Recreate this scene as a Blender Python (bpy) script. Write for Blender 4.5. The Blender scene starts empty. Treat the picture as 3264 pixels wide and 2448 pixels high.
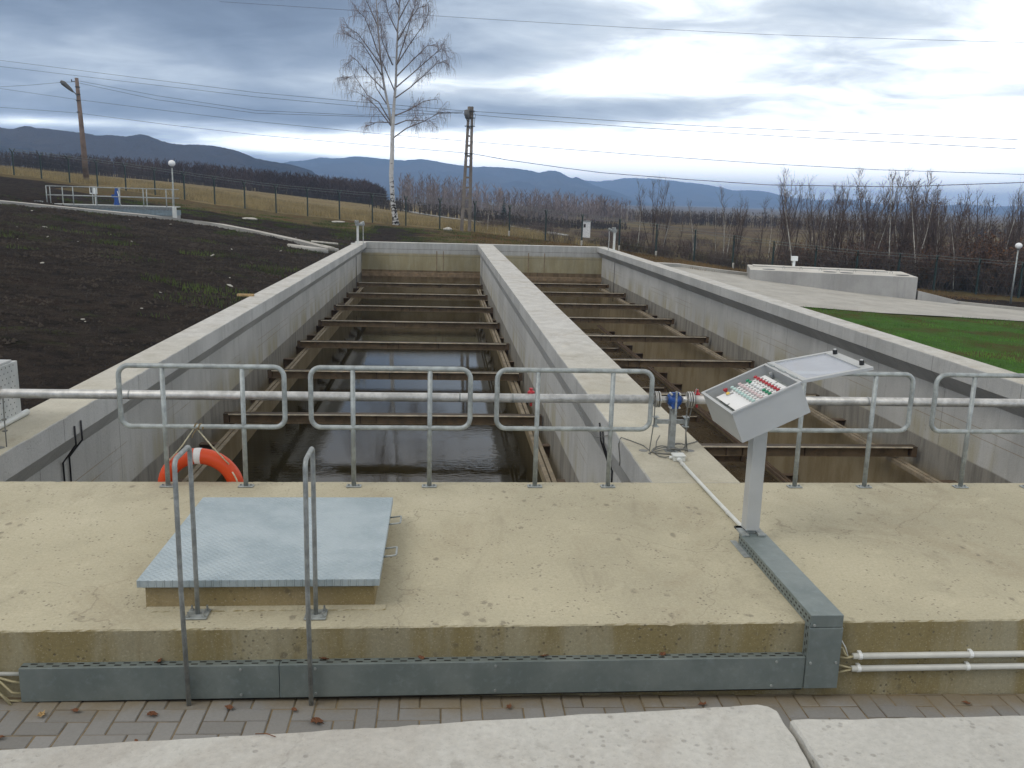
import bpy, bmesh, math, random
import numpy as np
from mathutils import Vector, Matrix, noise as mnoise
random.seed(7)
SC = bpy.context.scene
COL = SC.collection
R = math.radians
V = Vector

# ------------------------------------------------------------------ mesh builder
class MB:
    def __init__(s):
        s.v = []; s.f = []; s.m = []; s.k = 0
    def add(s, vs, fs):
        o = len(s.v)
        s.v += [tuple(p) for p in vs]
        s.f += [tuple(i + o for i in f) for f in fs]
        s.m += [s.k] * len(fs)
    def box(s, x0, x1, y0, y1, z0, z1):
        s.add([(x0,y0,z0),(x1,y0,z0),(x1,y1,z0),(x0,y1,z0),(x0,y0,z1),(x1,y0,z1),(x1,y1,z1),(x0,y1,z1)],
              [(0,3,2,1),(4,5,6,7),(0,1,5,4),(1,2,6,5),(2,3,7,6),(3,0,4,7)])
    def obox(s, o, a, b, c):
        """box spanned by three edge vectors from corner o"""
        o = V(o); a = V(a); b = V(b); c = V(c)
        s.add([o,o+a,o+a+b,o+b,o+c,o+a+c,o+a+b+c,o+b+c],
              [(0,3,2,1),(4,5,6,7),(0,1,5,4),(1,2,6,5),(2,3,7,6),(3,0,4,7)])
    def tube(s, pts, r, n=8, cap=True, closed=False):
        pts = [V(p) for p in pts]
        N = len(pts)
        rs = r if isinstance(r, (list, tuple)) else [r] * N
        up = None; rings = []
        for i, p in enumerate(pts):
            if closed:
                d = pts[(i+1) % N] - pts[i-1]
            else:
                d = pts[min(i+1, N-1)] - pts[max(i-1, 0)]
            if d.length < 1e-9: d = V((0,0,1))
            d.normalize()
            if up is None:
                up = V((0,0,1)) if abs(d.z) < .9 else V((1,0,0))
            a = up - d * up.dot(d)
            if a.length < 1e-6: a = d.orthogonal()
            a.normalize(); b = d.cross(a); up = a
            rings.append([p + (a * math.cos(2*math.pi*k/n) + b * math.sin(2*math.pi*k/n)) * rs[i] for k in range(n)])
        vs = [q for rg in rings for q in rg]; fs = []
        for i in range(N if closed else N - 1):
            j = (i + 1) % N
            for k in range(n):
                fs.append((i*n+k, i*n+(k+1) % n, j*n+(k+1) % n, j*n+k))
        if cap and not closed:
            fs.append(tuple(range(n-1, -1, -1))); fs.append(tuple((N-1)*n + k for k in range(n)))
        s.add(vs, fs)
    def cyl(s, a, b, r, n=16):
        s.tube([a, b], r, n)
    def sphere(s, c, r, nu=16, nv=10, sz=1.0):
        c = V(c); vs = [c + V((0,0,r*sz))]; fs = []
        for i in range(1, nv):
            t = math.pi * i / nv
            for k in range(nu):
                p = 2*math.pi*k/nu
                vs.append(c + V((r*math.sin(t)*math.cos(p), r*math.sin(t)*math.sin(p), r*sz*math.cos(t))))
        vs.append(c - V((0,0,r*sz)))
        for k in range(nu):
            fs.append((0, 1+k, 1+(k+1) % nu))
            for i in range(nv-2):
                a = 1+i*nu
                fs.append((a+k, a+nu+k, a+nu+(k+1) % nu, a+(k+1) % nu))
            a = 1+(nv-2)*nu
            fs.append((len(vs)-1, a+(k+1) % nu, a+k))
        s.add(vs, fs)
    def quad(s, a, b, c, d):
        s.add([a,b,c,d], [(0,1,2,3)])

ORG = {}
def _mesh(mb, name, mats, smooth=False, bevel=0, seg=2):
    me = bpy.data.meshes.new(name)
    me.from_pydata(mb.v, [], mb.f)
    mats = mats if isinstance(mats, (list, tuple)) else [mats]
    for m in mats: me.materials.append(m)
    if len(mats) > 1:
        me.polygons.foreach_set('material_index', mb.m)
    if smooth:
        me.polygons.foreach_set('use_smooth', [True] * len(me.polygons))
    me.update()
    return me
def _finish(o, bevel, seg):
    if bevel:
        md = o.modifiers.new('bevel', 'BEVEL'); md.width = bevel; md.segments = seg
        md.limit_method = 'ANGLE'; md.angle_limit = R(40)
def thing(name, label, cat, loc=(0,0,0), group=None):
    o = bpy.data.objects.new(name, None); COL.objects.link(o)
    o.location = loc; o.empty_display_size = .2
    o['label'] = label; o['category'] = cat
    if group: o['group'] = group
    ORG[o.name] = V(loc)
    return o
def part(mb, name, mat, parent, smooth=False, bevel=0, seg=2, label=None, kind=None):
    """mesh written in world coordinates, stored relative to its thing"""
    org = ORG[parent.name]
    mb.v = [(p[0]-org.x, p[1]-org.y, p[2]-org.z) for p in mb.v]
    o = bpy.data.objects.new(name, _mesh(mb, name, mat, smooth)); COL.objects.link(o)
    o.parent = parent; ORG[o.name] = org
    if label: o['label'] = label
    if kind: o['kind'] = kind
    _finish(o, bevel, seg)
    return o
def single(mb, name, mat, label, cat, loc=(0,0,0), smooth=False, bevel=0, seg=2, group=None, kind=None):
    loc = V(loc)
    mb.v = [(p[0]-loc.x, p[1]-loc.y, p[2]-loc.z) for p in mb.v]
    o = bpy.data.objects.new(name, _mesh(mb, name, mat, smooth)); COL.objects.link(o)
    o.location = loc
    if label: o['label'] = label
    if cat: o['category'] = cat
    if group: o['group'] = group
    if kind: o['kind'] = kind
    ORG[o.name] = loc
    _finish(o, bevel, seg)
    return o
def struct(mb, name, mat, smooth=False, label=None):
    o = single(mb, name, mat, None, None, smooth=smooth, kind='structure')
    if label: o['label'] = label
    return o
def dup(o, loc=None, rotz=None, scale=None, label=None, parent=None):
    c = o.copy(); COL.objects.link(c)
    if parent: c.parent = parent
    if loc is not None: c.location = loc; ORG[c.name] = V(loc)
    if rotz is not None: c.rotation_euler = (0, 0, rotz)
    if scale is not None: c.scale = (scale,)*3 if not isinstance(scale, tuple) else scale
    if label: c['label'] = label
    for ch in list(o.children): dup(ch, parent=c)
    return c

# ------------------------------------------------------------------ node helper
class NT:
    def __init__(s, tree):
        s.t = tree
    def n(s, typ, ins=None, **props):
        nd = s.t.nodes.new(typ)
        for k, v in props.items(): setattr(nd, k, v)
        for k, v in (ins or {}).items():
            sk = nd.inputs[k]
            if isinstance(v, bpy.types.NodeSocket): s.t.links.new(v, sk)
            else: sk.default_value = v
        return nd
    def math(s, op, a, b=0.0, c=None, clamp=False):
        ins = {0: a, 1: b}
        if c is not None: ins[2] = c
        return s.n('ShaderNodeMath', ins, operation=op, use_clamp=clamp).outputs[0]
    def mix(s, f, a, b, blend='MIX'):
        nd = s.n('ShaderNodeMix', {}, data_type='RGBA', blend_type=blend)
        for i, v in ((0, f), (6, a), (7, b)):
            if isinstance(v, bpy.types.NodeSocket): s.t.links.new(v, nd.inputs[i])
            else: nd.inputs[i].default_value = v if i == 0 else c4(v)
        return nd.outputs[2]
    def noise(s, vec, scale, detail=4, rough=.55, dist=0):
        return s.n('ShaderNodeTexNoise', {'Vector': vec, 'Scale': scale, 'Detail': detail, 'Roughness': rough, 'Distortion': dist}).outputs[0]
    def ramp(s, fac, stops, interp='LINEAR'):
        nd = s.n('ShaderNodeValToRGB', {0: fac}); cr = nd.color_ramp; cr.interpolation = interp
        while len(cr.elements) < len(stops): cr.elements.new(.5)
        for e, (p, c) in zip(cr.elements, stops):
            e.position = p; e.color = c4(c) if isinstance(c, (tuple, list)) else (c, c, c, 1)
        return nd.outputs[0]
    def step(s, x, a, b):
        return s.n('ShaderNodeMapRange', {0: x, 1: a, 2: b, 3: 0.0, 4: 1.0}, interpolation_type='SMOOTHSTEP').outputs[0]
    def scale(s, vec, sx, sy, sz):
        return s.n('ShaderNodeVectorMath', {0: vec, 1: (sx, sy, sz)}, operation='MULTIPLY').outputs[0]
    def pos(s):
        return s.n('ShaderNodeNewGeometry').outputs['Position']
    def objpos(s):
        return s.n('ShaderNodeTexCoord').outputs['Object']
    def sep(s, v):
        return s.n('ShaderNodeSeparateXYZ', {0: v}).outputs
    def bump(s, h, strength=.3, dist=.01):
        return s.n('ShaderNodeBump', {'Height': h, 'Strength': strength, 'Distance': dist}).outputs[0]
def c4(c): return (c[0], c[1], c[2], 1.0) if len(c) == 3 else tuple(c)
def newmat(name):
    m = bpy.data.materials.new(name); m.use_nodes = True
    t = m.node_tree; t.nodes.clear()
    nt = NT(t)
    out = nt.n('ShaderNodeOutputMaterial')
    b = nt.n('ShaderNodeBsdfPrincipled')
    t.links.new(b.outputs[0], out.inputs[0])
    def setp(**k):
        for kk, v in k.items():
            sk = b.inputs[kk.replace('_', ' ')]
            if isinstance(v, bpy.types.NodeSocket): t.links.new(v, sk)
            else: sk.default_value = c4(v) if (isinstance(v, tuple) and sk.type == 'RGBA') else v
    return m, nt, setp
def plain(name, col, rough=.6, metal=0.0, var=.15, scale=8.0, bump=0.0, spec=.5):
    m, nt, sp = newmat(name)
    p = nt.objpos()
    a = nt.noise(p, scale, 5)
    c = nt.mix(nt.step(a, .3, .7), tuple(x*(1-var) for x in col), tuple(min(1, x*(1+var)) for x in col))
    sp(Base_Color=c, Roughness=rough, Metallic=metal, Specular_IOR_Level=spec)
    if bump:
        sp(Normal=nt.bump(nt.noise(p, scale*6, 3), bump, .004))
    return m

# ------------------------------------------------------------------ materials
def concrete(name, top, side, yellow_near=True, stain=None, pits=1.0, streaks=True, joints=None, olive=0.0, yellowband=False, band=False):
    m, nt, sp = newmat(name)
    p = nt.pos(); s = nt.sep(p)
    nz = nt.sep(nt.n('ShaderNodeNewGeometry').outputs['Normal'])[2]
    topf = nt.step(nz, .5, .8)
    big = nt.noise(p, .55, 5, .6); mid = nt.noise(p, 3.2, 6, .65, .6); fine = nt.noise(p, 38, 4, .7)
    blot = nt.noise(nt.scale(p, 1, .55, 1), 1.6, 7, .7, 1.2)
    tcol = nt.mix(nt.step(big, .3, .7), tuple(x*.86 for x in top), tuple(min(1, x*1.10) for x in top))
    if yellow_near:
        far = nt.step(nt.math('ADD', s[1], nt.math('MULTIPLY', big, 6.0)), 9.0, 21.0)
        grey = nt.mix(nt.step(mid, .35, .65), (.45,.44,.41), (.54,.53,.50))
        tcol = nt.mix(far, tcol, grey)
    tcol = nt.mix(nt.math('MULTIPLY', nt.step(blot, .52, .72), .5), tcol, (top[0]*.62, top[1]*.6, top[2]*.6))
    tcol = nt.mix(nt.math('MULTIPLY', nt.step(mid, .55, .75), .35), tcol, tuple(min(1, x*1.28+.03) for x in top))
    tcol = nt.mix(nt.math('MULTIPLY', nt.step(nt.noise(nt.scale(p, 1, .8, 1), .9, 6, .7, .8), .50, .68), .42), tcol, (top[0]*.70, top[1]*.64, top[2]*.60))
    vc = nt.n('ShaderNodeTexVoronoi', {'Vector': nt.n('ShaderNodeVectorMath', {0: p, 1: nt.n('ShaderNodeVectorMath', {0: nt.n('ShaderNodeTexNoise', {'Vector': p, 'Scale': 2.5, 'Detail': 5.0}).outputs[1], 1: (.5,.5,.5)}, operation='MULTIPLY').outputs[0]}).outputs[0], 'Scale': .42}, feature='DISTANCE_TO_EDGE').outputs[0]
    crack = nt.math('MULTIPLY', nt.math('LESS_THAN', vc, .0022), nt.step(nt.noise(p, .7, 3), .48, .56))
    tcol = nt.mix(nt.math('MULTIPLY', crack, .28*pits), tcol, (.12,.10,.075))
    # vertical faces
    sv = nt.scale(p, 1, 1, .12)
    st = nt.noise(sv, 5.0, 6, .65)
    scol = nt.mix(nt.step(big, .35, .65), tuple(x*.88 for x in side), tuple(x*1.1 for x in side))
    if streaks:
        scol = nt.mix(nt.math('MULTIPLY', nt.step(st, .50, .72), .40), scol, tuple(x*.66 for x in side))
        scol = nt.mix(nt.math('MULTIPLY', nt.step(nt.noise(sv, 9, 5, .6), .60, .75), .28), scol, tuple(min(1, x*1.3+.03) for x in side))
    if olive:
        st2 = nt.noise(nt.scale(p, 1, 1, .18), 2.6, 5, .65, .3)
        scol = nt.mix(nt.math('MULTIPLY', nt.step(st2, .38, .62), olive), scol, (.225,.175,.065))
        scol = nt.mix(nt.math('MULTIPLY', nt.step(nt.noise(sv, 3.1, 5, .7), .6, .72), olive*.7), scol, (.19,.115,.035))
    if yellowband:
        yb = nt.math('MULTIPLY', nt.math('MULTIPLY', nt.step(s[2], -.9, -1.5), nt.step(nt.noise(sv, 1.4, 5, .6), .42, .62)), .55)
        scol = nt.mix(yb, scol, (.30,.26,.13))
    if band:
        ub = nt.step(nt.math('ADD', s[2], nt.math('MULTIPLY', nt.math('SUBTRACT', mid, .5), .10)), -.66, -.52)
        scol = nt.mix(ub, scol, nt.mix(nt.step(st, .35, .65), (.43,.43,.41), (.35,.35,.33)))
        for zz, hh in ((-.36, .012), (-.72, .010)):
            l3 = nt.math('LESS_THAN', nt.math('ABSOLUTE', nt.math('SUBTRACT', nt.math('ADD', s[2], nt.math('MULTIPLY', nt.math('SUBTRACT', nt.noise(p, 1.2, 3), .5), .05)), zz)), hh)
            scol = nt.mix(nt.math('MULTIPLY', l3, .6), scol, (.10,.09,.07))
    if joints:
        # form-work panel seams: thin dark lines every `joints` metres along y
        for ph, per, w, a in ((0.0, joints, .016, .75), (.37, joints*.5, .008, .4)):
            fr = nt.math('FRACT', nt.math('DIVIDE', nt.math('ADD', s[1], ph), per))
            ln = nt.math('LESS_THAN', fr, w/per)
            scol = nt.mix(nt.math('MULTIPLY', ln, a), scol, tuple(x*.4 for x in side))
        for zz in (-1.02, -1.18):
            l2 = nt.math('LESS_THAN', nt.math('ABSOLUTE', nt.math('SUBTRACT', s[2], zz)), .007)
            scol = nt.mix(nt.math('MULTIPLY', nt.math('MULTIPLY', l2, nt.step(nt.noise(p, .35, 3), .45, .55)), .5), scol, (.22,.15,.07))
    if stain:
        zs, wet = stain
        e = nt.math('ADD', s[2], nt.math('MULTIPLY', nt.math('SUBTRACT', nt.noise(sv, 2.5, 4), .5), .05))
        f = nt.step(e, zs + .02, zs - .02)
        wetc = nt.mix(nt.step(st, .38, .68), tuple(x*1.2 for x in wet), tuple(x*.72 for x in wet))
        scol = nt.mix(f, scol, wetc)
        mud = nt.mix(nt.step(nt.noise(nt.scale(p, 1, 1, .4), 1.3, 6, .7), .35, .65), (.195,.150,.080), (.26,.215,.135))
        f2 = nt.step(nt.math('ADD', s[2], nt.math('MULTIPLY', nt.math('SUBTRACT', mid, .5), .35)), zs - .35, zs - .8)
        scol = nt.mix(f2, scol, mud)
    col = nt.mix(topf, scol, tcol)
    # pits and specks
    if pits:
        vo = nt.n('ShaderNodeTexVoronoi', {'Vector': p, 'Scale': 30.0, 'Randomness': 1.0}).outputs[0]
        pk = nt.math('MULTIPLY', nt.step(vo, .30, .14), nt.step(nt.noise(p, 5.5, 3), .50, .60))
        vo2 = nt.n('ShaderNodeTexVoronoi', {'Vector': nt.scale(p, 1, .7, 1), 'Scale': 9.0, 'Randomness': 1.0}).outputs[0]
        pk2 = nt.math('MULTIPLY', nt.step(nt.math('ADD', vo2, nt.math('MULTIPLY', nt.math('SUBTRACT', fine, .5), .35)), .26, .12), nt.step(nt.noise(p, 1.6, 4, .6), .52, .60))
        col = nt.mix(nt.math('MULTIPLY', nt.math('MAXIMUM', pk, nt.math('MULTIPLY', pk2, .8)), .62*pits), col, (.10,.085,.065))
        gr = nt.noise(p, 75, 3, .8)
        col = nt.mix(nt.math('MULTIPLY', nt.step(gr, .56, .66), .35*pits), col, (.16,.14,.11))
        col = nt.mix(nt.math('MULTIPLY', nt.step(gr, .42, .34), .30*pits), col, (.62,.58,.47))
    else:
        pk = None
    col = nt.mix(.42, col, nt.mix(fine, (.25,.25,.25), (.8,.8,.8)), 'OVERLAY')
    sp(Base_Color=col, Roughness=.9, Specular_IOR_Level=.25)
    h = nt.math('ADD', nt.math('MULTIPLY', mid, .7), nt.math('MULTIPLY', fine, .25))
    if pk is not None: h = nt.math('SUBTRACT', h, nt.math('MULTIPLY', pk, .5))
    sp(Normal=nt.bump(h, .5, .012))
    return m
M = {}
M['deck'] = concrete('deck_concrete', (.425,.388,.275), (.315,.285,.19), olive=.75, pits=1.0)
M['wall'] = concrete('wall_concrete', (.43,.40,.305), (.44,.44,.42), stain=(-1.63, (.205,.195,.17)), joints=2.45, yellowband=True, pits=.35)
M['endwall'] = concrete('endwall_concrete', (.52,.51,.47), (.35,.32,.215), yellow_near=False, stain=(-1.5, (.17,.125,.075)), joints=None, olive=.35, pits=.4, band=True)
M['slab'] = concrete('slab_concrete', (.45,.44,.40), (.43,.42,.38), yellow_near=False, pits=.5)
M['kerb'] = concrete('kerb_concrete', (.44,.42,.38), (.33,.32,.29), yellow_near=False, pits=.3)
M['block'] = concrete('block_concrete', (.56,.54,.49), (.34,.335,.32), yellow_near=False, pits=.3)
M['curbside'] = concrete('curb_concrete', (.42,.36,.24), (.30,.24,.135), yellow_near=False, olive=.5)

def galv(name, col, rough=.45, metal=.35, spangle=14):
    m, nt, sp = newmat(name)
    p = nt.objpos()
    a = nt.noise(p, spangle, 5, .65); b = nt.noise(p, 2.5, 4, .6)
    c = nt.mix(nt.step(a, .35, .68), tuple(x*.78 for x in col), tuple(min(1, x*1.22) for x in col))
    c = nt.mix(nt.math('MULTIPLY', nt.step(b, .5, .7), .3), c, tuple(min(1, x*1.35) for x in col))
    sp(Base_Color=c, Metallic=metal, Roughness=nt.math('ADD', rough, nt.math('MULTIPLY', a, .2)))
    sp(Normal=nt.bump(a, .12, .003))
    return m
M['galv'] = galv('galvanised_steel', (.33,.355,.345))
M['galv_dark'] = galv('galvanised_dull', (.29,.305,.295))
M['pipe'] = galv('pipe_steel', (.52,.515,.49), .36, .45, 9)
M['stainless'] = galv('stainless_steel', (.5,.49,.46), .3, .8, 8)
def tray(name, axis):
    m, nt, sp = newmat(name)
    p = nt.pos(); s = nt.sep(p); o = nt.sep(nt.n('ShaderNodeNewGeometry').outputs['Normal'])
    a = nt.noise(p, 3, 6, .65); b = nt.noise(p, 22, 4, .7)
    c = nt.mix(nt.step(a, .3, .7), (.165,.20,.195), (.235,.27,.26))
    c = nt.mix(nt.math('MULTIPLY', nt.step(b, .5, .75), .35), c, (.30,.36,.37))
    # slot rows in the perforated faces
    if axis == 'x':      # top face of the wall tray: two rows along x
        al, ac, zero = s[0], s[1], 4.80
        face = nt.step(o[2], .7, .9)
        rows = ((.026, .0), (.05, .043))
    elif axis == 'y':    # left face of the deck tray
        al, ac, zero = s[1], s[2], 0.0
        face = nt.step(o[0], -.7, -.9)
        rows = ((.027, 0.0), (.055, .02))
    else:                # left face of the drop
        al, ac, zero = s[2], s[1], 4.79
        face = nt.step(o[0], -.7, -.9)
        rows = ((.025, 0.0), (.05, .02))
    per = .0865 if axis == 'x' else .052
    ln = .45 if axis == 'x' else .5
    mk = None
    for d, ph in rows:
        fr = nt.math('FRACT', nt.math('DIVIDE', nt.math('ADD', al, ph + 10.0), per))
        a1 = nt.math('LESS_THAN', fr, ln)
        a2 = nt.math('LESS_THAN', nt.math('ABSOLUTE', nt.math('SUBTRACT', ac, zero + d)), .0065)
        q = nt.math('MULTIPLY', a1, a2)
        mk = q if mk is None else nt.math('MAXIMUM', mk, q)
    mk = nt.math('MULTIPLY', mk, face)
    c = nt.mix(mk, c, (.006,.006,.006))
    sp(Base_Color=c, Metallic=nt.math('MULTIPLY', nt.math('SUBTRACT', 1.0, mk), .3), Roughness=.48)
    sp(Normal=nt.bump(a, .08, .01))
    return m
M['tray_x'] = tray('tray_wall', 'x'); M['tray_y'] = tray('tray_deck', 'y'); M['tray_z'] = tray('tray_drop', 'z')
def checker():
    m, nt, sp = newmat('checker_plate')
    p = nt.pos(); s = nt.sep(p)
    u = nt.math('DIVIDE', nt.math('ADD', s[0], s[1]), .048); w = nt.math('DIVIDE', nt.math('SUBTRACT', s[0], s[1]), .048)
    fu = nt.math('FLOOR', u); fw = nt.math('FLOOR', w)
    par = nt.math('MODULO', nt.math('ABSOLUTE', nt.math('ADD', fu, fw)), 2.0)
    a = nt.math('ABSOLUTE', nt.math('SUBTRACT', nt.math('FRACT', u), .5)); b = nt.math('ABSOLUTE', nt.math('SUBTRACT', nt.math('FRACT', w), .5))
    def tear(x, y): return nt.math('MULTIPLY', nt.step(x, .44, .36), nt.step(y, .16, .08))
    h = nt.n('ShaderNodeMix', {0: par, 2: tear(a, b), 3: tear(b, a)}).outputs[0]
    g = nt.noise(p, 2.2, 5, .6); g2 = nt.noise(p, 30, 3, .6)
    c = nt.mix(nt.step(g, .35, .65), (.33,.40,.43), (.43,.50,.525))
    c = nt.mix(nt.math('MULTIPLY', nt.step(g2, .5, .75), .3), c, (.55,.61,.63))
    sp(Base_Color=c, Metallic=.25, Roughness=.5, Normal=nt.bump(h, 1.0, .006))
    return m
M['checker'] = checker()
def rusty(name, col, rough=.75):
    m, nt, sp = newmat(name)
    p = nt.pos(); a = nt.noise(p, 3.5, 6, .7); b = nt.noise(nt.scale(p, .4, 1, 1), 14, 5, .7)
    c = nt.mix(nt.step(a, .3, .7), tuple(x*.7 for x in col), tuple(x*1.3 for x in col))
    c = nt.mix(nt.math('MULTIPLY', nt.step(b, .52, .72), .55), c, (col[0]*1.7, col[1]*1.35, col[2]*1.1))
    sp(Base_Color=c, Roughness=rough, Normal=nt.bump(b, .3, .004))
    return m
M['flight'] = rusty('flight_brown', (.235,.172,.105)); M['flange'] = rusty('flange_brown', (.062,.046,.029)); M['wear'] = rusty('worn_steel', (.60,.54,.42), .4)
M['rail'] = rusty('rail_brown', (.235,.195,.135)); M['shoe'] = rusty('shoe_brown', (.10,.068,.042))
def water():
    m, nt, sp = newmat('water')
    p = nt.pos(); s = nt.sep(p)
    near = nt.step(s[1], 24.0, 11.0)
    patch = nt.step(nt.noise(p, .33, 3), .42, .62)
    w1 = nt.noise(nt.scale(p, 1, 2.4, 1), 4.2, 3, .55, .4); w2 = nt.noise(nt.scale(p, 1, 1.9, 1), 12, 2, .5, .2)
    h = nt.math('ADD', nt.math('MULTIPLY', w1, .9), nt.math('MULTIPLY', w2, .22))
    amp = nt.math('ADD', .02, nt.math('MULTIPLY', nt.math('MULTIPLY', near, patch), .34))
    sp(Base_Color=nt.mix(nt.step(nt.noise(p, .5, 3), .4, .6), (.020,.016,.007), (.030,.025,.012)), Roughness=.03, IOR=1.33, Specular_IOR_Level=.5,
       Normal=nt.n('ShaderNodeBump', {'Height': h, 'Strength': amp, 'Distance': .05}).outputs[0])
    return m
M['water'] = water()
def mud():
    m, nt, sp = newmat('mud')
    p = nt.pos(); a = nt.noise(p, .6, 6, .6); b = nt.noise(nt.scale(p, 1, .4, 1), 4, 5, .7)
    c = nt.mix(nt.step(a, .35, .65), (.055,.039,.020), (.085,.062,.034))
    sp(Base_Color=c, Roughness=nt.math('ADD', .22, nt.math('MULTIPLY', nt.step(b, .4, .6), .3)), Normal=nt.bump(b, .1, .01))
    return m
M['mud'] = mud()
M['orange'] = plain('buoy_orange', (.66,.065,.008), .42, 0, .08, 3); M['tape'] = plain('white_tape', (.72,.70,.68), .35)
M['rope'] = plain('rope', (.60,.55,.40), .9, 0, .25, 60); M['twine'] = plain('twine', (.22,.16,.08), .9)
M['panel'] = plain('panel_grey', (.43,.44,.43), .5, 0, .05, 4, .05); M['plate'] = plain('white_plate', (.76,.76,.74), .45, 0, .03)
M['chrome'] = plain('bezel', (.55,.55,.53), .3, .6, .05); M['black'] = plain('black_plastic', (.012,.012,.014), .4)
M['red'] = plain('red_plastic', (.42,.035,.045), .35, 0, .05); M['green'] = plain('green_plastic', (.02,.22,.105), .35, 0, .05)
M['white'] = plain('white_plastic', (.78,.80,.78), .35, 0, .03); M['mint'] = plain('mint_lens', (.46,.62,.57), .3, 0, .05)
M['pink'] = plain('pink_lens', (.62,.50,.49), .3, 0, .05); M['yellow'] = plain('yellow_lens', (.75,.50,.10), .35, 0, .05)
M['tag'] = plain('name_tag', (.27,.27,.27), .5, 0, .4, 60)
def clear():
    m, nt, sp = newmat('clear_lid')
    p = nt.objpos(); a = nt.noise(p, 6, 4)
    sp(Base_Color=(.62,.66,.74), Roughness=.28, Alpha=nt.math('ADD', .34, nt.math('MULTIPLY', a, .15)))
    return m
M['clear'] = clear()
M['pvc'] = plain('pvc_grey_white', (.60,.61,.57), .4, 0, .08, 5); M['cable'] = plain('grey_cable', (.16,.16,.145), .6)
M['cable_y'] = plain('cream_cable', (.42,.37,.22), .6, 0, .2, 12)
M['blue'] = plain('blue_paint', (.012,.06,.24), .4, 0, .2, 12); M['redv'] = plain('valve_red', (.40,.012,.02), .38)
M['rubber'] = plain('black_conduit', (.02,.02,.022), .6)
M['fence'] = plain('fence_green', (.016,.035,.03), .6); M['fence_wire'] = plain('fence_wire', (.17,.20,.19), .5, .3)
M['pole_c'] = plain('pole_concrete', (.19,.165,.14), .9, 0, .3, 1.5, .3); M['pole_w'] = plain('pole_brown', (.17,.125,.10), .9, 0, .3, 1.2, .3)
M['wire'] = plain('overhead_wire', (.06,.06,.065), .6); M['lamp'] = plain('lamp_globe', (.80,.80,.79), .3, 0, .02)
M['lampbody'] = plain('lamp_body', (.10,.10,.095), .5); M['stone'] = plain('pale_stone', (.42,.40,.35), .9, 0, .25, 5)
M['leaf_d'] = plain('dead_leaf', (.15,.06,.025), .8, 0, .35, 20); M['leaf_t'] = plain('tan_leaf', (.40,.27,.12), .8, 0, .25, 20)
M['paver'] = None
def paver():
    m, nt, sp = newmat('paver')
    p = nt.pos(); a = nt.noise(p, 2.0, 5, .65); b = nt.noise(p, 60, 3, .7)
    oi = nt.n('ShaderNodeNewGeometry').outputs['Random Per Island']
    c = nt.mix(oi, (.19,.184,.170), (.25,.244,.23))
    sandy = nt.step(nt.math('ADD', nt.sep(p)[1], nt.math('MULTIPLY', nt.math('SUBTRACT', a, .5), .5)), 4.62, 4.82)
    c = nt.mix(nt.math('MULTIPLY', sandy, .75), c, (.20,.155,.085))
    c = nt.mix(.25, c, nt.mix(b, (.2,.2,.2), (.85,.85,.85)), 'OVERLAY')
    sp(Base_Color=c, Roughness=.92, Normal=nt.bump(b, .3, .003))
    return m
M['paver'] = paver(); M['sand'] = plain('joint_sand', (.17,.13,.075), 1.0, 0, .3, 12)
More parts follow.
